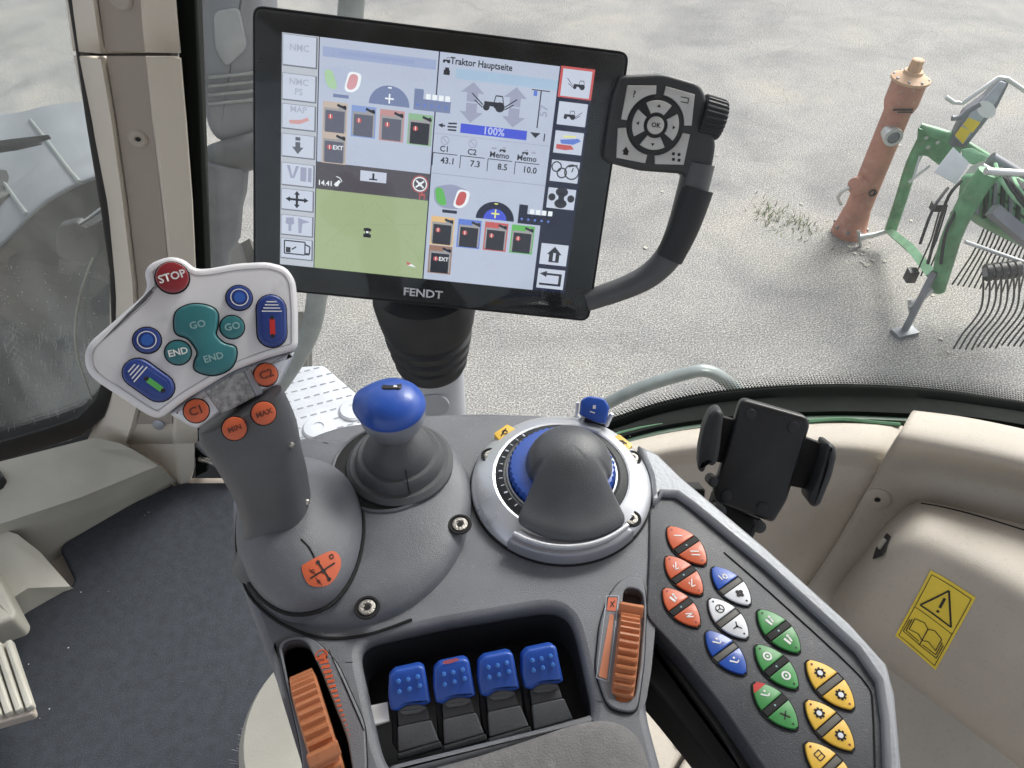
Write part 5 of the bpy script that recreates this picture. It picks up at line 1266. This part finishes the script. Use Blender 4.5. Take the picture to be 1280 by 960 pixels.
# panels
lx, rx = .118, .498       # dividing columns
vb = .545
srect('left_panel', scn, R_uv(lx, 0, rx-.004, 1), M['sp'], .0011)
srect('button_column', scn, R_uv(0, 0, lx-.003, 1), mat('screen_column', (.01, .01, .01), .3, emit=(.62, .64, .72), es=.8), .0011)
srect('map_header_band', scn, R_uv(lx, .515, rx-.004, .635), M['sbr'], .0013)
srect('field_map', scn, R_uv(lx, .635, rx-.004, 1), M['sgr'], .0013)
srect('right_panel', scn, R_uv(rx, 0, .885, 1), M['sp'], .0011)
srect('header_strip', scn, R_uv(rx+.055, .0575, .885, .10), M['shd'], .0013)
srect('header_strip', scn, R_uv(lx+.01, .035, rx-.01, .075), mat('screen_palehead', (.01, .01, .01), .3, emit=(.40, .46, .70), es=.85), .0013)
def tractor(c, w_, m_, arms=(1, 1), mwhite=None, h=.0017, asp=SW/SH):
    u, v = c; P = []; W1 = w_; V = lambda x, y: uv(u+x*W1, v+y*W1*asp)
    g = [ccw([V(-.30, .02), V(-.30, .16), V(.10, .16), V(.10, .02)]), ccw([V(.02, .02), V(.02, .2), V(.34, .2), V(.34, .02)])]
    g += [line(V(.02, .02), V(.06, -.18), .03*W1*SW), line(V(.06, -.18), V(.28, -.18), .04*W1*SW), line(V(.28, -.18), V(.32, .02), .03*W1*SW)]
    g += [circ(V(-.22, .20), .11*W1*SW, 12), circ(V(.22, .16), .16*W1*SW, 12)]
    if arms[0]: g += [line(V(-.34, .14), V(-.72, -.18*arms[0]), .035*W1*SW), line(V(-.34, .22), V(-.62, .02*arms[0]), .035*W1*SW)]
    if arms[1]: g += [line(V(.38, .14), V(.76, -.14*arms[1]), .035*W1*SW), line(V(.38, .22), V(.66, .04*arms[1]), .035*W1*SW)]
    return flat('tractor_symbol', scn, MP, g, h, m_)
# right icon column
rb = [((695, 83.5), (739, 124)), ((692, 123), (734, 158)), ((687, 160), (729, 194)), ((683, 197.5), (724, 230)), ((678, 234), (719.5, 265)), ((671, 302), (709, 332)), ((666, 334.5), (705, 364))]
vr = [(.0, .118), (.135, .238), (.258, .360), (.385, .485), (.508, .606), (.765, .870), (.885, .985)]
for i, (v0, v1) in enumerate(vr):
    u0, u1 = .897, .992
    if i == 0: srect('screen_button_border', scn, R_uv(u0-.008, v0-.004, u1+.008, v1+.006), M['sro'], .0013)
    srect('screen_button', scn, R_uv(u0, v0+.006, u1, v1), M['sp2'], .0015)
tractor((.953, .062), .055, M['sdk'], (1.4, 0)); tractor((.935, .19), .055, M['sdk'], (0, 1.2))
sflat('implement_symbol', [[(.905, .322), (.955, .322), (.965, .338), (.935, .345), (.905, .342)]], M['sro'], .0017)
sflat('implement_symbol', [[(.915, .302), (.975, .290), (.985, .300), (.96, .318), (.92, .318)]], M['sib'], .0018)
sflat('implement_symbol', [[(.925, .283), (.965, .280), (.967, .286), (.925, .290)]], M['syel'], .0018)
flat('ring_symbol', scn, MP, [arcband(uv(.915, .42), .0035, .0046, 0, 6.2831, 14), arcband(uv(.935, .445), .0035, .0046, 0, 6.2831, 14), arcband(uv(.968, .437), .0055, .0066, 0, 6.2831, 16), line(uv(.955, .415), uv(.985, .405), .001), line(uv(.968, .437), uv(.972, .418), .001)], .0017, M['sdk'])
flat('quad_symbol', scn, MP, [circ(uv(.944, .53), .0055, 14, .004), circ(uv(.944, .582), .0055, 14, .004), rect(uv(.934, .58)[0], uv(.934, .58)[1], uv(.954, .53)[0], uv(.954, .53)[1]), circ(uv(.912, .556), .0032, 12), circ(uv(.977, .556), .0032, 12)], .0017, M['sdk'])
sflat('house_symbol', [[(.92, .82), (.945, .782), (.972, .82)], [(.928, .82), (.964, .82), (.964, .857), (.928, .857)]], M['sdk'], .0017)
sflat('spanner_symbol', [[(.942, .812), (.951, .812), (.951, .85), (.942, .85)]], M['sp2'], .0018)
sflat('back_arrow_symbol', [[(.903, .915), (.928, .900), (.928, .93)], [(.925, .910), (.982, .910), (.982, .920), (.925, .920)], [(.972, .915), (.982, .915), (.982, .968), (.972, .968)], [(.905, .960), (.982, .960), (.982, .970), (.905, .970)]], M['sdk'], .0017)
# left icon column
vl = [(.0, .125), (.155, .265), (.28, .385), (.405, .505), (.53, .63), (.645, .74), (.762, .855), (.87, .965)]
for i, (v0, v1) in enumerate(vl):
    srect('screen_button_border', scn, R_uv(.002, v0+.004, .112, v1+.006), mat('screen_shade', (.01, .01, .01), .3, emit=(.22, .23, .28), es=.8), .0013)
    srect('screen_button', scn, R_uv(.004, v0+.006, .107, v1), M['sp2'], .0015)
stext('NMC', .055, .055, .0070, M['sfr']); stext('NMC', .055, .192, .0070, M['sfr']); stext('PS', .055, .232, .0070, M['sfr']); stext('MAP', .055, .305, .0070, M['sfr'])
sflat('implement_symbol', [[(.025, .352), (.065, .345), (.085, .332), (.09, .345), (.06, .365), (.028, .366)]], M['spk'], .0017)
sflat('down_arrow_symbol', [[(.047, .42), (.063, .42), (.063, .435), (.047, .435)], [(.047, .441), (.063, .441), (.063, .465), (.047, .465)], [(.036, .463), (.074, .463), (.055, .493)]], mat('screen_midgrey', (.01, .01, .01), .3, emit=(.13, .14, .17), es=.9), .0017)
sflat('valve_symbol', [[(.02, .545), (.03, .545), (.04, .60), (.033, .60)], [(.05, .545), (.06, .545), (.045, .60), (.038, .60)], [(.065, .548), (.085, .548), (.085, .61), (.065, .61)], [(.09, .548), (.102, .548), (.102, .61), (.09, .61)]], M['sgy'], .0017)
sflat('cross_arrows_symbol', [[(.051, .665), (.059, .665), (.059, .722), (.051, .722)], [(.025, .689), (.086, .689), (.086, .699), (.025, .699)], [(.045, .672), (.065, .672), (.055, .655)], [(.045, .716), (.065, .716), (.055, .733)], [(.032, .682), (.032, .706), (.017, .694)], [(.079, .682), (.079, .706), (.094, .694)]], M['sdk'], .0017)
sflat('tools_symbol', [[(.02, .78), (.045, .775), (.047, .805), (.038, .81), (.038, .84), (.028, .84), (.028, .81), (.018, .805)], [(.06, .775), (.10, .79), (.075, .80), (.072, .845), (.062, .845)]], M['sgy'], .0017)
flat('terminal_symbol', scn, MP, [line(uv(.015, .885), uv(.085, .885), .0011), line(uv(.015, .945), uv(.085, .945), .0011), line(uv(.015, .885), uv(.015, .945), .0011), line(uv(.085, .885), uv(.085, .945), .0011), rect(*uv(.02, .94), *uv(.036, .915)), line(uv(.085, .895), uv(.102, .905), .0012), line(uv(.102, .905), uv(.100, .94), .0012), line(uv(.086, .94), uv(.100, .94), .002), line(uv(.04, .925), uv(.055, .91), .0012)], .0017, M['sdk'])
# tiles
def tile(u, v, w_, fr, mark='1', ext=False, fade=False):
    hh = w_*SW/SH*1.22
    srect('tile_frame', scn, R_uv(u, v, u+w_, v+hh), fr, .0014)
    srect('tile_panel', scn, R_uv(u+.004, v+.010, u+w_-.004, v+hh-.008), M['sp2'] if False else mat('screen_tilemid', (.01, .01, .01), .3, emit=(.42, .40, .42), es=.8), .00145)
    srect('tile_top', scn, R_uv(u+.004, v+.004, u+w_*.62, v+.026), fr, .0016)
    flat('tile_cylinder', scn, MP, [line(uv(u+w_*.58, v+.010), uv(u+w_*.95, v+.024), .0020), circ(uv(u+w_*.88, v+.018), .0016, 8)], .0017, M['sdk'])
    srect('tile_field', scn, R_uv(u+.009, v+.036, u+w_-.009, v+hh-.004), M['sdk'] if not fade else mat('screen_fadefield', (.01, .01, .01), .3, emit=(.13, .13, .18), es=.9), .0016)
    flat('tile_lamp', scn, MP, [circ(uv(u+w_*.32, v+.062), .0021, 10)], .0018, M['sro']); stext(mark, u+w_*.32, v+.062, .0042, M['swh'], .002)
    if ext: stext('EXT', u+w_*.66, v+.062, .0048, M['swh'], .002)
frs = [M['sor'], M['sib'], M['sro'], M['sgn']]
frb = mat('screen_brown', (.01, .01, .01), .3, emit=(.36, .20, .14), es=.9)
for k in range(4): tile(rx+.012+k*.0925, .700+k*.000, .080, frs[k])
tile(rx+.012, .835, .080, frb, ext=True)
fpk = [mat('screen_f%d' % i, (.01, .01, .01), .3, emit=c, es=.9) for i, c in enumerate(((.60, .48, .42), (.26, .36, .68), (.58, .30, .30), (.30, .50, .30)))]
for k in range(4): tile(lx+.015+k*.0925, .255+k*.003, .080, fpk[k], fade=(k < 3))
tile(lx+.015, .385, .080, fpk[0], ext=True, fade=True)
# joystick head symbol, half dial, lever block
def cluster(u, v, strong):
    g = M['sgn'] if strong else mat('screen_pgreen', (.01, .01, .01), .3, emit=(.45, .66, .42), es=.9); r = M['sro'] if strong else mat('screen_pred', (.01, .01, .01), .3, emit=(.72, .36, .40), es=.9)
    gy = mat('screen_midblue', (.01, .01, .01), .3, emit=(.34, .36, .52), es=.9) if strong else mat('screen_paleblue', (.01, .01, .01), .3, emit=(.50, .54, .72), es=.9)
    nv = M['snavy'] if strong else mat('screen_softblue', (.01, .01, .01), .3, emit=(.20, .24, .42), es=.9)
    A = lambda x, y: uv(u+x, v+y)
    flat('head_symbol', scn, MP, [rnd([A(.0, .01), A(.06, -.012), A(.12, .01), A(.115, .075), A(.085, .10), A(.03, .10), A(.005, .075)], .004)], .0015, gy)
    flat('head_green', scn, MP, [rnd([A(.004, .012), A(.03, .008), A(.05, .085), A(.025, .09), A(.010, .065)], .004)], .0017, g)
    flat('head_white', scn, MP, [rnd([A(.082, .006), A(.125, .012), A(.118, .072), A(.095, .095), A(.068, .088)], .004)], .0016, M['swh'])
    flat('head_red', scn, MP, [rnd([A(.088, .015), A(.115, .018), A(.108, .070), A(.090, .085), A(.075, .075)], .004)], .0017, r)
    flat('head_base', scn, MP, [rect(*A(.035, .120), *A(.085, .106))], .0017, nv)
    half = [uv(u+.150+.066+.066*math.cos(math.pi*i/20), v+.128-.066*SW/SH*.92*math.sin(math.pi*i/20)) for i in range(21)]
    flat('half_dial', scn, MP, [half], .0015, nv)
    if strong:
        inner = [uv(u+.150+.066+.040*math.cos(math.pi*i/16), v+.128-.040*SW/SH*.92*math.sin(math.pi*i/16)) for i in range(17)]
        flat('half_dial_inner', scn, MP, [inner], .0016, M['sbl'])
    flat('plus_symbol', scn, MP, [line(A(.202, .100), A(.230, .100), .0012), line(A(.216, .080), A(.216, .120), .0012), line(A(.210, .055), A(.222, .055), .0010)], .0018, M['syel'] if strong else M['swh'])
    flat('lever_block', scn, MP, [rect(*A(.295, .132), *A(.325, .045)), rect(*A(.325, .132), *A(.415, .085))], .0015, nv)
    flat('lever_block_tops', scn, MP, [rect(*A(.333+k*.021, .084), *A(.348+k*.021, .062)) for k in range(4)], .0015, M['swh'])
    flat('lever_block_marks', scn, MP, [circ(A(.308+k*.023, .110), .0011, 8) for k in range(5)], .0017, M['sib'])
cluster(lx+.012, .115, False); cluster(rx+.012, .560, True)
# right page head
tractor((rx+.022, .028), .034, M['sdk'], (0, 0)); stext('Traktor Hauptseite', rx+.135, .031, .0074, M['sdk'], sx=.88)
flat('page_symbol', scn, MP, [rect(*uv(rx+.016, .09), *uv(rx+.036, .07)), rect(*uv(rx+.020, .072), *uv(rx+.033, .060))], .0017, M['sdk'])
def dbl_arrow(u, v0, v1):
    w_ = .018; wh = .038; m_ = (v0+v1)/2
    sflat('double_arrow', [[(u-w_, v0+.045), (u+w_, v0+.045), (u+w_, m_-.003), (u-w_, m_-.003)], [(u-wh, v0+.045), (u, v0), (u+wh, v0+.045)], [(u-w_, m_+.003), (u+w_, m_+.003), (u+w_, v1-.045), (u-w_, v1-.045)], [(u-wh, v1-.045), (u+wh, v1-.045), (u, v1)]], M['sgy'], .0015)
dbl_arrow(rx+.115, .105, .275); dbl_arrow(rx+.255, .105, .275)
tractor((rx+.185, .175), .10, M['sdk'], (1, 1))
srect('load_bar', scn, R_uv(rx+.085, .282, rx+.305, .322), M['sbl'], .0015); stext('100%', rx+.195, .302, .0085, mat('screen_bartext', (.01, .01, .01), .3, emit=(.5, .55, .9), es=.9), .0018)
sflat('flow_symbol', [[(rx+.010, .300), (rx+.026, .290), (rx+.026, .310)], [(rx+.026, .297), (rx+.034, .297), (rx+.034, .304), (rx+.026, .304)], [(rx+.044, .285), (rx+.072, .282), (rx+.072, .289), (rx+.044, .292)], [(rx+.042, .299), (rx+.072, .297), (rx+.072, .304), (rx+.042, .306)], [(rx+.044, .312), (rx+.072, .311), (rx+.072, .318), (rx+.044, .319)]], M['sdk'], .0015)
sflat('depth_scale', [[(rx+.305, .105), (rx+.365, .105), (rx+.365, .109), (rx+.305, .109)], [(rx+.334, .109), (rx+.338, .109), (rx+.338, .265), (rx+.334, .265)], [(rx+.315, .285), (rx+.35, .285), (rx+.334, .308)], [(rx+.362, .285), (rx+.366, .285), (rx+.366, .318), (rx+.362, .318)]], M['sdk'], .0015)
sflat('depth_marker', [[(rx+.312, .110), (rx+.324, .110), (rx+.324, .132), (rx+.312, .132)]], M['sib'], .0016)
stext('57', rx+.352, .19, .0095, M['sgy'], rot=1.57)
for k, (l1, l2) in enumerate((('C1', '43.1'), ('C2', '7.3'), ('Memo', '8.5'), ('Memo', '10.0'))):
    u = rx+.038+k*.092
    if k < 2: flat('dial_symbol', scn, MP, [arcband(uv(u, .362), .0030, .0037, 0, 6.2831, 12), line(uv(u-.01, .35), uv(u+.01, .375), .0008)], .0015, M['sgy'])
    else:
        tractor((u+(.008 if k == 2 else -.008), .372), .030, M['sdk'], (0, 0)); srect('grey_mark', scn, R_uv(u-.028 if k == 2 else u+.014, .368, u-.012 if k == 2 else u+.028, .376), M['sgy'], .0015)
    stext(l1, u, .400, .0066, M['sdk']); stext(l2, u+.014, .450, .0072, M['sdk'])
    sflat('value_box', [[(u-.038, .418), (u+.044, .418), (u+.044, .4215), (u-.038, .4215)], [(u-.038, .418), (u-.0355, .418), (u-.0355, .475), (u-.038, .475)]], M['sdk'], .0015)
sflat('separator', [[(rx, .508), (.885, .508), (.885, .511), (rx, .511)], [(rx, .335), (.885, .335), (.885, .337), (rx, .337)]], M['sgy'], .0013)
# map
srect('map_button', scn, R_uv(lx+.145, .532, lx+.232, .578), M['sp2'], .0015)
sflat('map_button_symbol', [[(lx+.185, .54), (lx+.192, .54), (lx+.192, .566), (lx+.185, .566)], [(lx+.175, .564), (lx+.202, .564), (lx+.202, .570), (lx+.175, .570)]], M['sdk'], .0017)
stext('14.41', lx+.030, .607, .0058, M['swh'])
flat('satellite_symbol', scn, MP, [line(uv(lx+.062, .612), uv(lx+.078, .590), .0024), arcband(uv(lx+.066, .598), .0045, .0052, .2, 1.6, 6), circ(uv(lx+.068, .606), .0018, 8)], .0016, M['swh'])
flat('wheel_symbol', scn, MP, [arcband(uv(lx+.345, .565), .0052, .0062, 0, 6.2831, 20), line(uv(lx+.332, .550), uv(lx+.358, .58), .0014), line(uv(lx+.358, .550), uv(lx+.332, .58), .0014), circ(uv(lx+.345, .565), .0016, 8)], .0016, M['swh'])
flat('wheel_symbol_ring', scn, MP, [arcband(uv(lx+.345, .565), .0066, .0073, 0, 6.2831, 20)], .0016, M['sro'])
flat('warning_symbol', scn, MP, [line(uv(lx+.345, .61), uv(lx+.365, .61), .0012), line(uv(lx+.347, .61), uv(lx+.347, .632), .0009), line(uv(lx+.363, .61), uv(lx+.363, .632), .0009), line(uv(lx+.355, .60), uv(lx+.355, .618), .0009)], .0016, M['sro'])
flat('vehicle_marker', scn, MP, [rect(*uv(lx+.170, .832), *uv(lx+.184, .788)), rect(*uv(lx+.164, .803), *uv(lx+.190, .790)), rect(*uv(lx+.164, .832), *uv(lx+.190, .816))], .0015, M['sdk'])
flat('vehicle_marker_window', scn, MP, [rect(*uv(lx+.173, .812), *uv(lx+.181, .803))], .0016, M['swh'])
sflat('map_track', [[(lx, .80), (rx-.004, .74), (rx-.004, .7425), (lx, .8025)], [(lx, .93), (lx+.20, .66), (lx+.202, .66), (lx+.002, .93)], [(lx+.20, .66), (rx-.004, .93), (rx-.006, .93), (lx+.198, .66)]], mat('screen_track', (.01, .01, .01), .3, emit=(.36, .44, .25), es=.9), .0014)
sflat('north_arrow', [[(lx+.315, .925), (lx+.335, .935), (lx+.322, .943)]], M['sro'], .0015); sflat('north_arrow', [[(lx+.335, .935), (lx+.352, .950), (lx+.322, .943)]], M['swh'], .0015)
stext('M87 Betriebsmitte', lx+.165, .055, .0085, mat('screen_headtext', (.01, .01, .01), .3, emit=(.27, .33, .58), es=.9), .0016) if False else None
sflat('header_text_bar', [[(lx+.06, .046), (lx+.30, .046), (lx+.30, .062), (lx+.06, .062)]], mat('screen_headtext', (.01, .01, .01), .3, emit=(.34, .40, .64), es=.9), .0015)
prism('screen_glass', t, MP, inset(ccw(mo), .0024), .0026, .0030, glass_mat('touch_glass', .012, amount=.06, scale=14, lo=.4, hi=.75, basec=(.7, .72, .76)))
# maker's lettering on the bezel
text('maker_lettering', t, MP, 'FENDT', MP.hit(529, 366), .0100, mat('letter_silver', (.75, .76, .8), .35, .2), .0032, rot=-.0, sx=1.15)

# stem
sp0 = Y(536, 560, .575+.02); sp1 = Y(540, 372, .62)
t = thing('monitor_stem', 'grey post with a ribbed black rubber bellows under the screen', 'stem', (sp0.x, sp0.y, sp0.z-.1))
cx_, cy_ = Y(539, 450, .60).x, .60
def zz(py): return Y(539, py, cy_).z
SPn = Plane((cx_, cy_, 0), (1, 0, 0), (0, 1, 0))
rr = 41/F*(cy_/ray(539, 470).y)
lathe('post', t, SPn, (0, 0), [(rr*.92, zz(600)), (rr*.95, zz(455))], M['stem'], 40)
e1 = rr*1.05
lathe('bellows', t, SPn, (0, 0), [(e1*.93, zz(457)), (e1*1.02, zz(450)), (e1*1.03, zz(443)), (e1*.97, zz(441)), (e1*1.10, zz(436)), (e1*1.12, zz(430)), (e1*1.04, zz(427)), (e1*1.17, zz(422)), (e1*1.20, zz(415)),
      (e1*1.12, zz(412)), (e1*1.22, zz(406)), (e1*1.27, zz(398)), (e1*1.33, zz(385)), (e1*1.37, zz(372)), (e1*1.3, zz(360)), (e1*.8, zz(345))], M['rubber'], 48, 25)
pp_ = Plane((cx_, cy_-rr*.955, 0), (1, 0, 0), (0, 0, 1))
lathe('round_cover', t, pp_, (0.003, zz(478)), [(.0165, -.002), (.0165, .0012), (.0150, .002)], mat('stem_cover', (.36, .38, .42), .5, var=.03), 28)

# ---------------------------------------------------------------- grip handle with keys, right of the monitor
HP = Plane(MP.o+MP.n*.012, MP.u, MP.v); HP.n = MP.n
def hp2(L, h=0): return [HP.hit(x, y, h) for x, y in L]
t = thing('control_handle', 'black handle with four silver keys, round pad and knurled knob beside the screen', 'control handle', HP.at(*HP.hit(850, 240), -.02))
body = rnd(hp2([(776, 94), (830, 91), (874, 104), (882, 116), (896, 182), (886, 237), (862, 236), (856, 218), (800, 214), (757, 203), (755, 190), (766, 120)]), .006, 5)
prism('key_housing', t, HP, ccw(body), -.020, .0, mat('handle_plastic', (.040, .043, .047), .42, bump=.15, bscale=1200, var=.1), .004, 4)
# outer loop
pts = [HP.at(*HP.hit(878, 205), -.010), HP.at(*HP.hit(868, 245), -.010), HP.at(*HP.hit(858, 280), -.010), HP.at(*HP.hit(842, 318), -.010), HP.at(*HP.hit(818, 345), -.011), HP.at(*HP.hit(785, 363), -.012), HP.at(*HP.hit(735, 381), -.014)]
sp_ = spath(pts, 5)
tube('handle_loop', t, sp_, [.0158-.0045*max(0, (i-8)/(len(sp_)-9)) for i in range(len(sp_))], M['grip'], 14, .85, side=tuple(HP.n))
g2 = spath([HP.at(*HP.hit(874, 236), -.0065), HP.at(*HP.hit(865, 262), -.0065), HP.at(*HP.hit(855, 290), -.0065), HP.at(*HP.hit(838, 325), -.0065)], 4)
tube('rubber_grip_cover', t, g2, [.0160-.0022*max(0, (i-4)/(len(g2)-5)) for i in range(len(g2))], M['rubber'], 14, .9, side=tuple(HP.n))
# knurled knob
kc = HP.at(*HP.hit(893, 148), -.010)
kpn = Plane(kc, HP.v, HP.n); kpn.n = (HP.u+HP.v*-.12).normalized(); kpn.u = (HP.v-kpn.n*HP.v.dot(kpn.n)).normalized(); kpn.v = kpn.n.cross(kpn.u)
rings = []
for hh, r in ((-.010, .0160), (-.009, .0172), (.007, .0165), (.0095, .0150)):
    rings.append([kpn.at((r+(.0006 if i % 4 < 2 else -.0006))*math.cos(2*math.pi*i/96), (r+(.0006 if i % 4 < 2 else -.0006))*math.sin(2*math.pi*i/96), hh) for i in range(96)])
link_mesh('knurled_knob', *loft_geo(rings), M['rubber'], t, 20)
cK = Vector(HP.hit(818.5, 156.5))
Rk = (Vector(HP.hit(852, 160))-cK).length
def cut_corner(L): return ccw(rnd(hp2(L), .0022, 4))
def quarter(L, name, symfn):
    # corner key: polygon with a circular bite
    P = [Vector(p) for p in hp2(L)]; corner, e1_, e2_ = P[0], P[1], P[2]
    a1 = math.atan2(e1_.y-cK.y, e1_.x-cK.x); a2 = math.atan2(e2_.y-cK.y, e2_.x-cK.x)
    if a2-a1 > math.pi: a1 += 2*math.pi
    if a1-a2 > math.pi: a2 += 2*math.pi
    arc = [(cK.x+Rk*1.06*math.cos(a2+(a1-a2)*i/8), cK.y+Rk*1.06*math.sin(a2+(a1-a2)*i/8)) for i in range(9)]
    poly = ccw([tuple(corner), tuple(e1_)]+list(reversed(arc))+[tuple(e2_)])
    k = prism(name, t, HP, poly, -.001, .0022, M['grayk'], .0008, 2)
    return k
k1 = quarter([(784, 107), (820, 107), (776, 149)], 'corner_key', None); text('key_symbol', k1, HP, '?', HP.hit(792, 118), .0075, M['dark'], .0024)
k2 = quarter([(868, 118), (832, 108), (864, 157)], 'corner_key', None); flat('key_symbol', k2, HP, [line(HP.hit(850, 121), HP.hit(860, 123), .0007), line(HP.hit(860, 123), HP.hit(859, 129), .0007), line(HP.hit(859, 129), HP.hit(850, 127), .0007)], .0024, M['dark'])
k3 = quarter([(770, 197), (772, 160), (806, 204)], 'corner_key', None); flat('key_symbol', k3, HP, [[HP.hit(777, 189), HP.hit(786, 190), HP.hit(782, 183)], [HP.hit(779, 189), HP.hit(785, 190), HP.hit(784, 194), HP.hit(778, 193)]], .0024, M['dark'])
k4 = quarter([(854, 206), (818, 205), (862, 168)], 'corner_key', None)
flat('key_symbol', k4, HP, [rect(HP.hit(845+dx, 196+dy)[0]-.0012, HP.hit(845+dx, 196+dy)[1]-.0012, HP.hit(845+dx, 196+dy)[0]+.0012, HP.hit(845+dx, 196+dy)[1]+.0012) for dx, dy in ((-4, -4), (3, -3), (-4, 3), (3, 4))], .0024, M['dark'])
lathe('round_pad_base', t, HP, cK, [(Rk, -.001), (Rk, .0015), (Rk*.95, .0022), (Rk*.2, .0015)], M['rubber'], 48)
for q in range(4):
    a0_ = math.radians(90*q+45+12-0); a1_ = math.radians(90*q+135-12)
    k = prism('arrow_key', t, HP, ccw(arcband(cK, Rk*.44, Rk*.86, a0_, a1_, 10)), .0, .0040, M['grayk'], .0008, 2)
    am = (a0_+a1_)/2; c = cK+Vector((math.cos(am), math.sin(am)))*Rk*.66; d_ = Vector((math.cos(am), math.sin(am))); n_ = Vector((-d_.y, d_.x))
    flat('arrow_print', k, HP, [[tuple(c+d_*.0016), tuple(c-d_*.0008+n_*.0016), tuple(c-d_*.0008-n_*.0016)]], .0042, M['dark'])
k = lathe('ok_key', t, HP, cK, [(Rk*.31, .0), (Rk*.31, .0038), (Rk*.26, .0044), (.0003, .0045)], M['grayk'], 28); text('ok_lettering', k, HP, 'OK', cK, .0052, M['dark'], .0048)

# ================================================================== PHONE HOLDER
hn = Plane(D(942, 576, .60), (1, -.26, 0), (.1, .62, .78)); hn.n = hn.n if hn.n.dot(CAM-hn.o) > 0 else -hn.n
def ph(L, h=0): return [hn.hit(x, y, h) for x, y in L]
t = thing('phone_holder', 'empty black phone holder with two gripping jaws on an arm behind the keypad', 'phone holder', D(925, 660, .62))
b = prism('back_plate', t, hn, ccw(rnd(ph([(924, 503), (930, 498), (1008, 520), (1012, 530), (1003, 560), (983, 625), (966, 653), (893, 626), (891, 612), (908, 560)]), .004, 4)), -.010, .004, M['black'], .003, 3)
for px, py in ((938, 517), (991, 533), (908, 618), (952, 633)): lathe('rubber_dot', b, hn, hn.hit(px, py), [(.0044, .0035), (.0040, .0052), (.001, .0056)], M['rubber'], 16)
prism('clamp_bar', t, hn, ccw(ph([(898, 520), (925, 528), (912, 582), (892, 578)])), -.014, -.004, M['deep'], .001)
prism('clamp_bar', t, hn, ccw(ph([(1003, 546), (1030, 556), (1012, 614), (984, 608)])), -.014, -.004, M['deep'], .001)
def jaw(L, tipm):
    j = prism('jaw', t, hn, ccw(rnd(ph(L), .003, 4)), -.014, .020, M['rubber'], .004, 3)
    return j
jaw([(886, 512), (896, 507), (903, 513), (900, 535), (898, 555), (895, 572), (889, 578), (882, 574), (878, 586), (871, 582), (872, 560), (878, 530)], None)
jaw([(1028, 548), (1038, 552), (1040, 565), (1034, 590), (1020, 624), (1012, 628), (1005, 622), (1006, 612), (1014, 600), (1022, 575)], None)
prism('arm', t, Plane(D(925, 660, .615), (1, -.26, 0), (.1, .62, .78)), ccw(rnd([Plane(D(925, 660, .615), (1, -.26, 0), (.1, .62, .78)).hit(x, y) for x, y in ((893, 622), (952, 648), (944, 670), (932, 692), (920, 720), (870, 690), (884, 650))], .003, 3)), -.03, 0, M['deep'], .004)
lathe('wing_screw', t, Plane(D(897, 638, .60), (1, 0, 0), (0, .6, .8)), (0, 0), [(.006, -.004), (.006, .004), (.003, .005)], M['rubber'], 12)
lathe('wing_screw', t, Plane(D(948, 657, .60), (1, 0, 0), (0, .6, .8)), (0, 0), [(.005, -.004), (.005, .004), (.003, .005)], M['rubber'], 12)
lathe('wing_screw', t, Plane(D(890, 600, .61), (1, 0, 0), (0, .6, .8)), (0, 0), [(.0045, -.006), (.0045, .006), (.003, .007)], M['rubber'], 10)
prism('mount_base', t, Plane(D(860, 620, .62), (1, 0, 0), (0, .6, .8)), rnd(rect(-.012, -.006, .014, .006), .002), -.02, 0, M['deep'], .002)

# ================================================================== UNDER THE CONSOLE
# cream pedestal with worn mat edge, lower left of the console
t = thing('seat_pedestal', 'cream round pedestal under the console with a frayed mat edge around it', 'pedestal', (FL.hit(420, 905)[0], FL.hit(420, 905)[1], 1.58))
pc_ = H(1.95).hit(430, 895)
P95 = H(1.56)
lathe('pedestal_drum', t, P95, pc_, [(.115, .01), (.115, .35), (.105, .37), (.03, .372)], M['cream'], 56)
lathe('pedestal_ring', t, P95, pc_, [(.133, .01), (.133, .24), (.126, .252), (.114, .255)], mat('pedestal_olive', (.25, .25, .20), .6, bump=.3, var=.2), 56)
gs = []
random.seed(11)
for k in range(240):
    a_ = random.uniform(1.8, 3.9); r = .136+random.uniform(0, .010)
    p = P95.at(pc_[0]+r*math.cos(a_), pc_[1]+r*math.sin(a_), .235+random.uniform(-.02, .02)); q = p+Vector((math.cos(a_)*.012, math.sin(a_)*.012, random.uniform(-.004, .008)))
    gs.append(tube_geo([p, q], .0011, 4))
o = kind(link_mesh('frayed_edge', *join(gs), mat('frayed', (.16, .17, .19), .9), t), 'stuff')
lathe('mat_collar', t, P95, pc_, [(.150, .02), (.148, .20), (.143, .236), (.134, .24)], M['mat_'], 56)
# beige seat-side covers seen between console and keypad
t = thing('seat_side_cover', 'beige side cover seen in the gap between console and keypad', 'cover', W(850, 900, 2.0))
SV = H(1.98)
prism('upper_cover', t, SV, rnd(SV.pts([(800, 770), (830, 790), (883, 892), (846, 952), (790, 1060), (700, 1060), (700, 770)]), .004), -.06, 0, M['beige'], .006)
prism('lower_cover', t, SV, rnd(SV.pts([(886, 896), (1010, 1060), (830, 1060), (850, 956)]), .004), -.06, -.004, M['beige'], .006)
lathe('cover_screw', t, SV, SV.hit(849, 930), [(.0045, 0), (.0045, .002), (.001, .0025)], M['steel'], 12)
lathe('cover_screw', t, SV, SV.hit(872, 893), [(.0030, -.002), (.0030, .002), (.001, .0025)], M['groove'], 12)
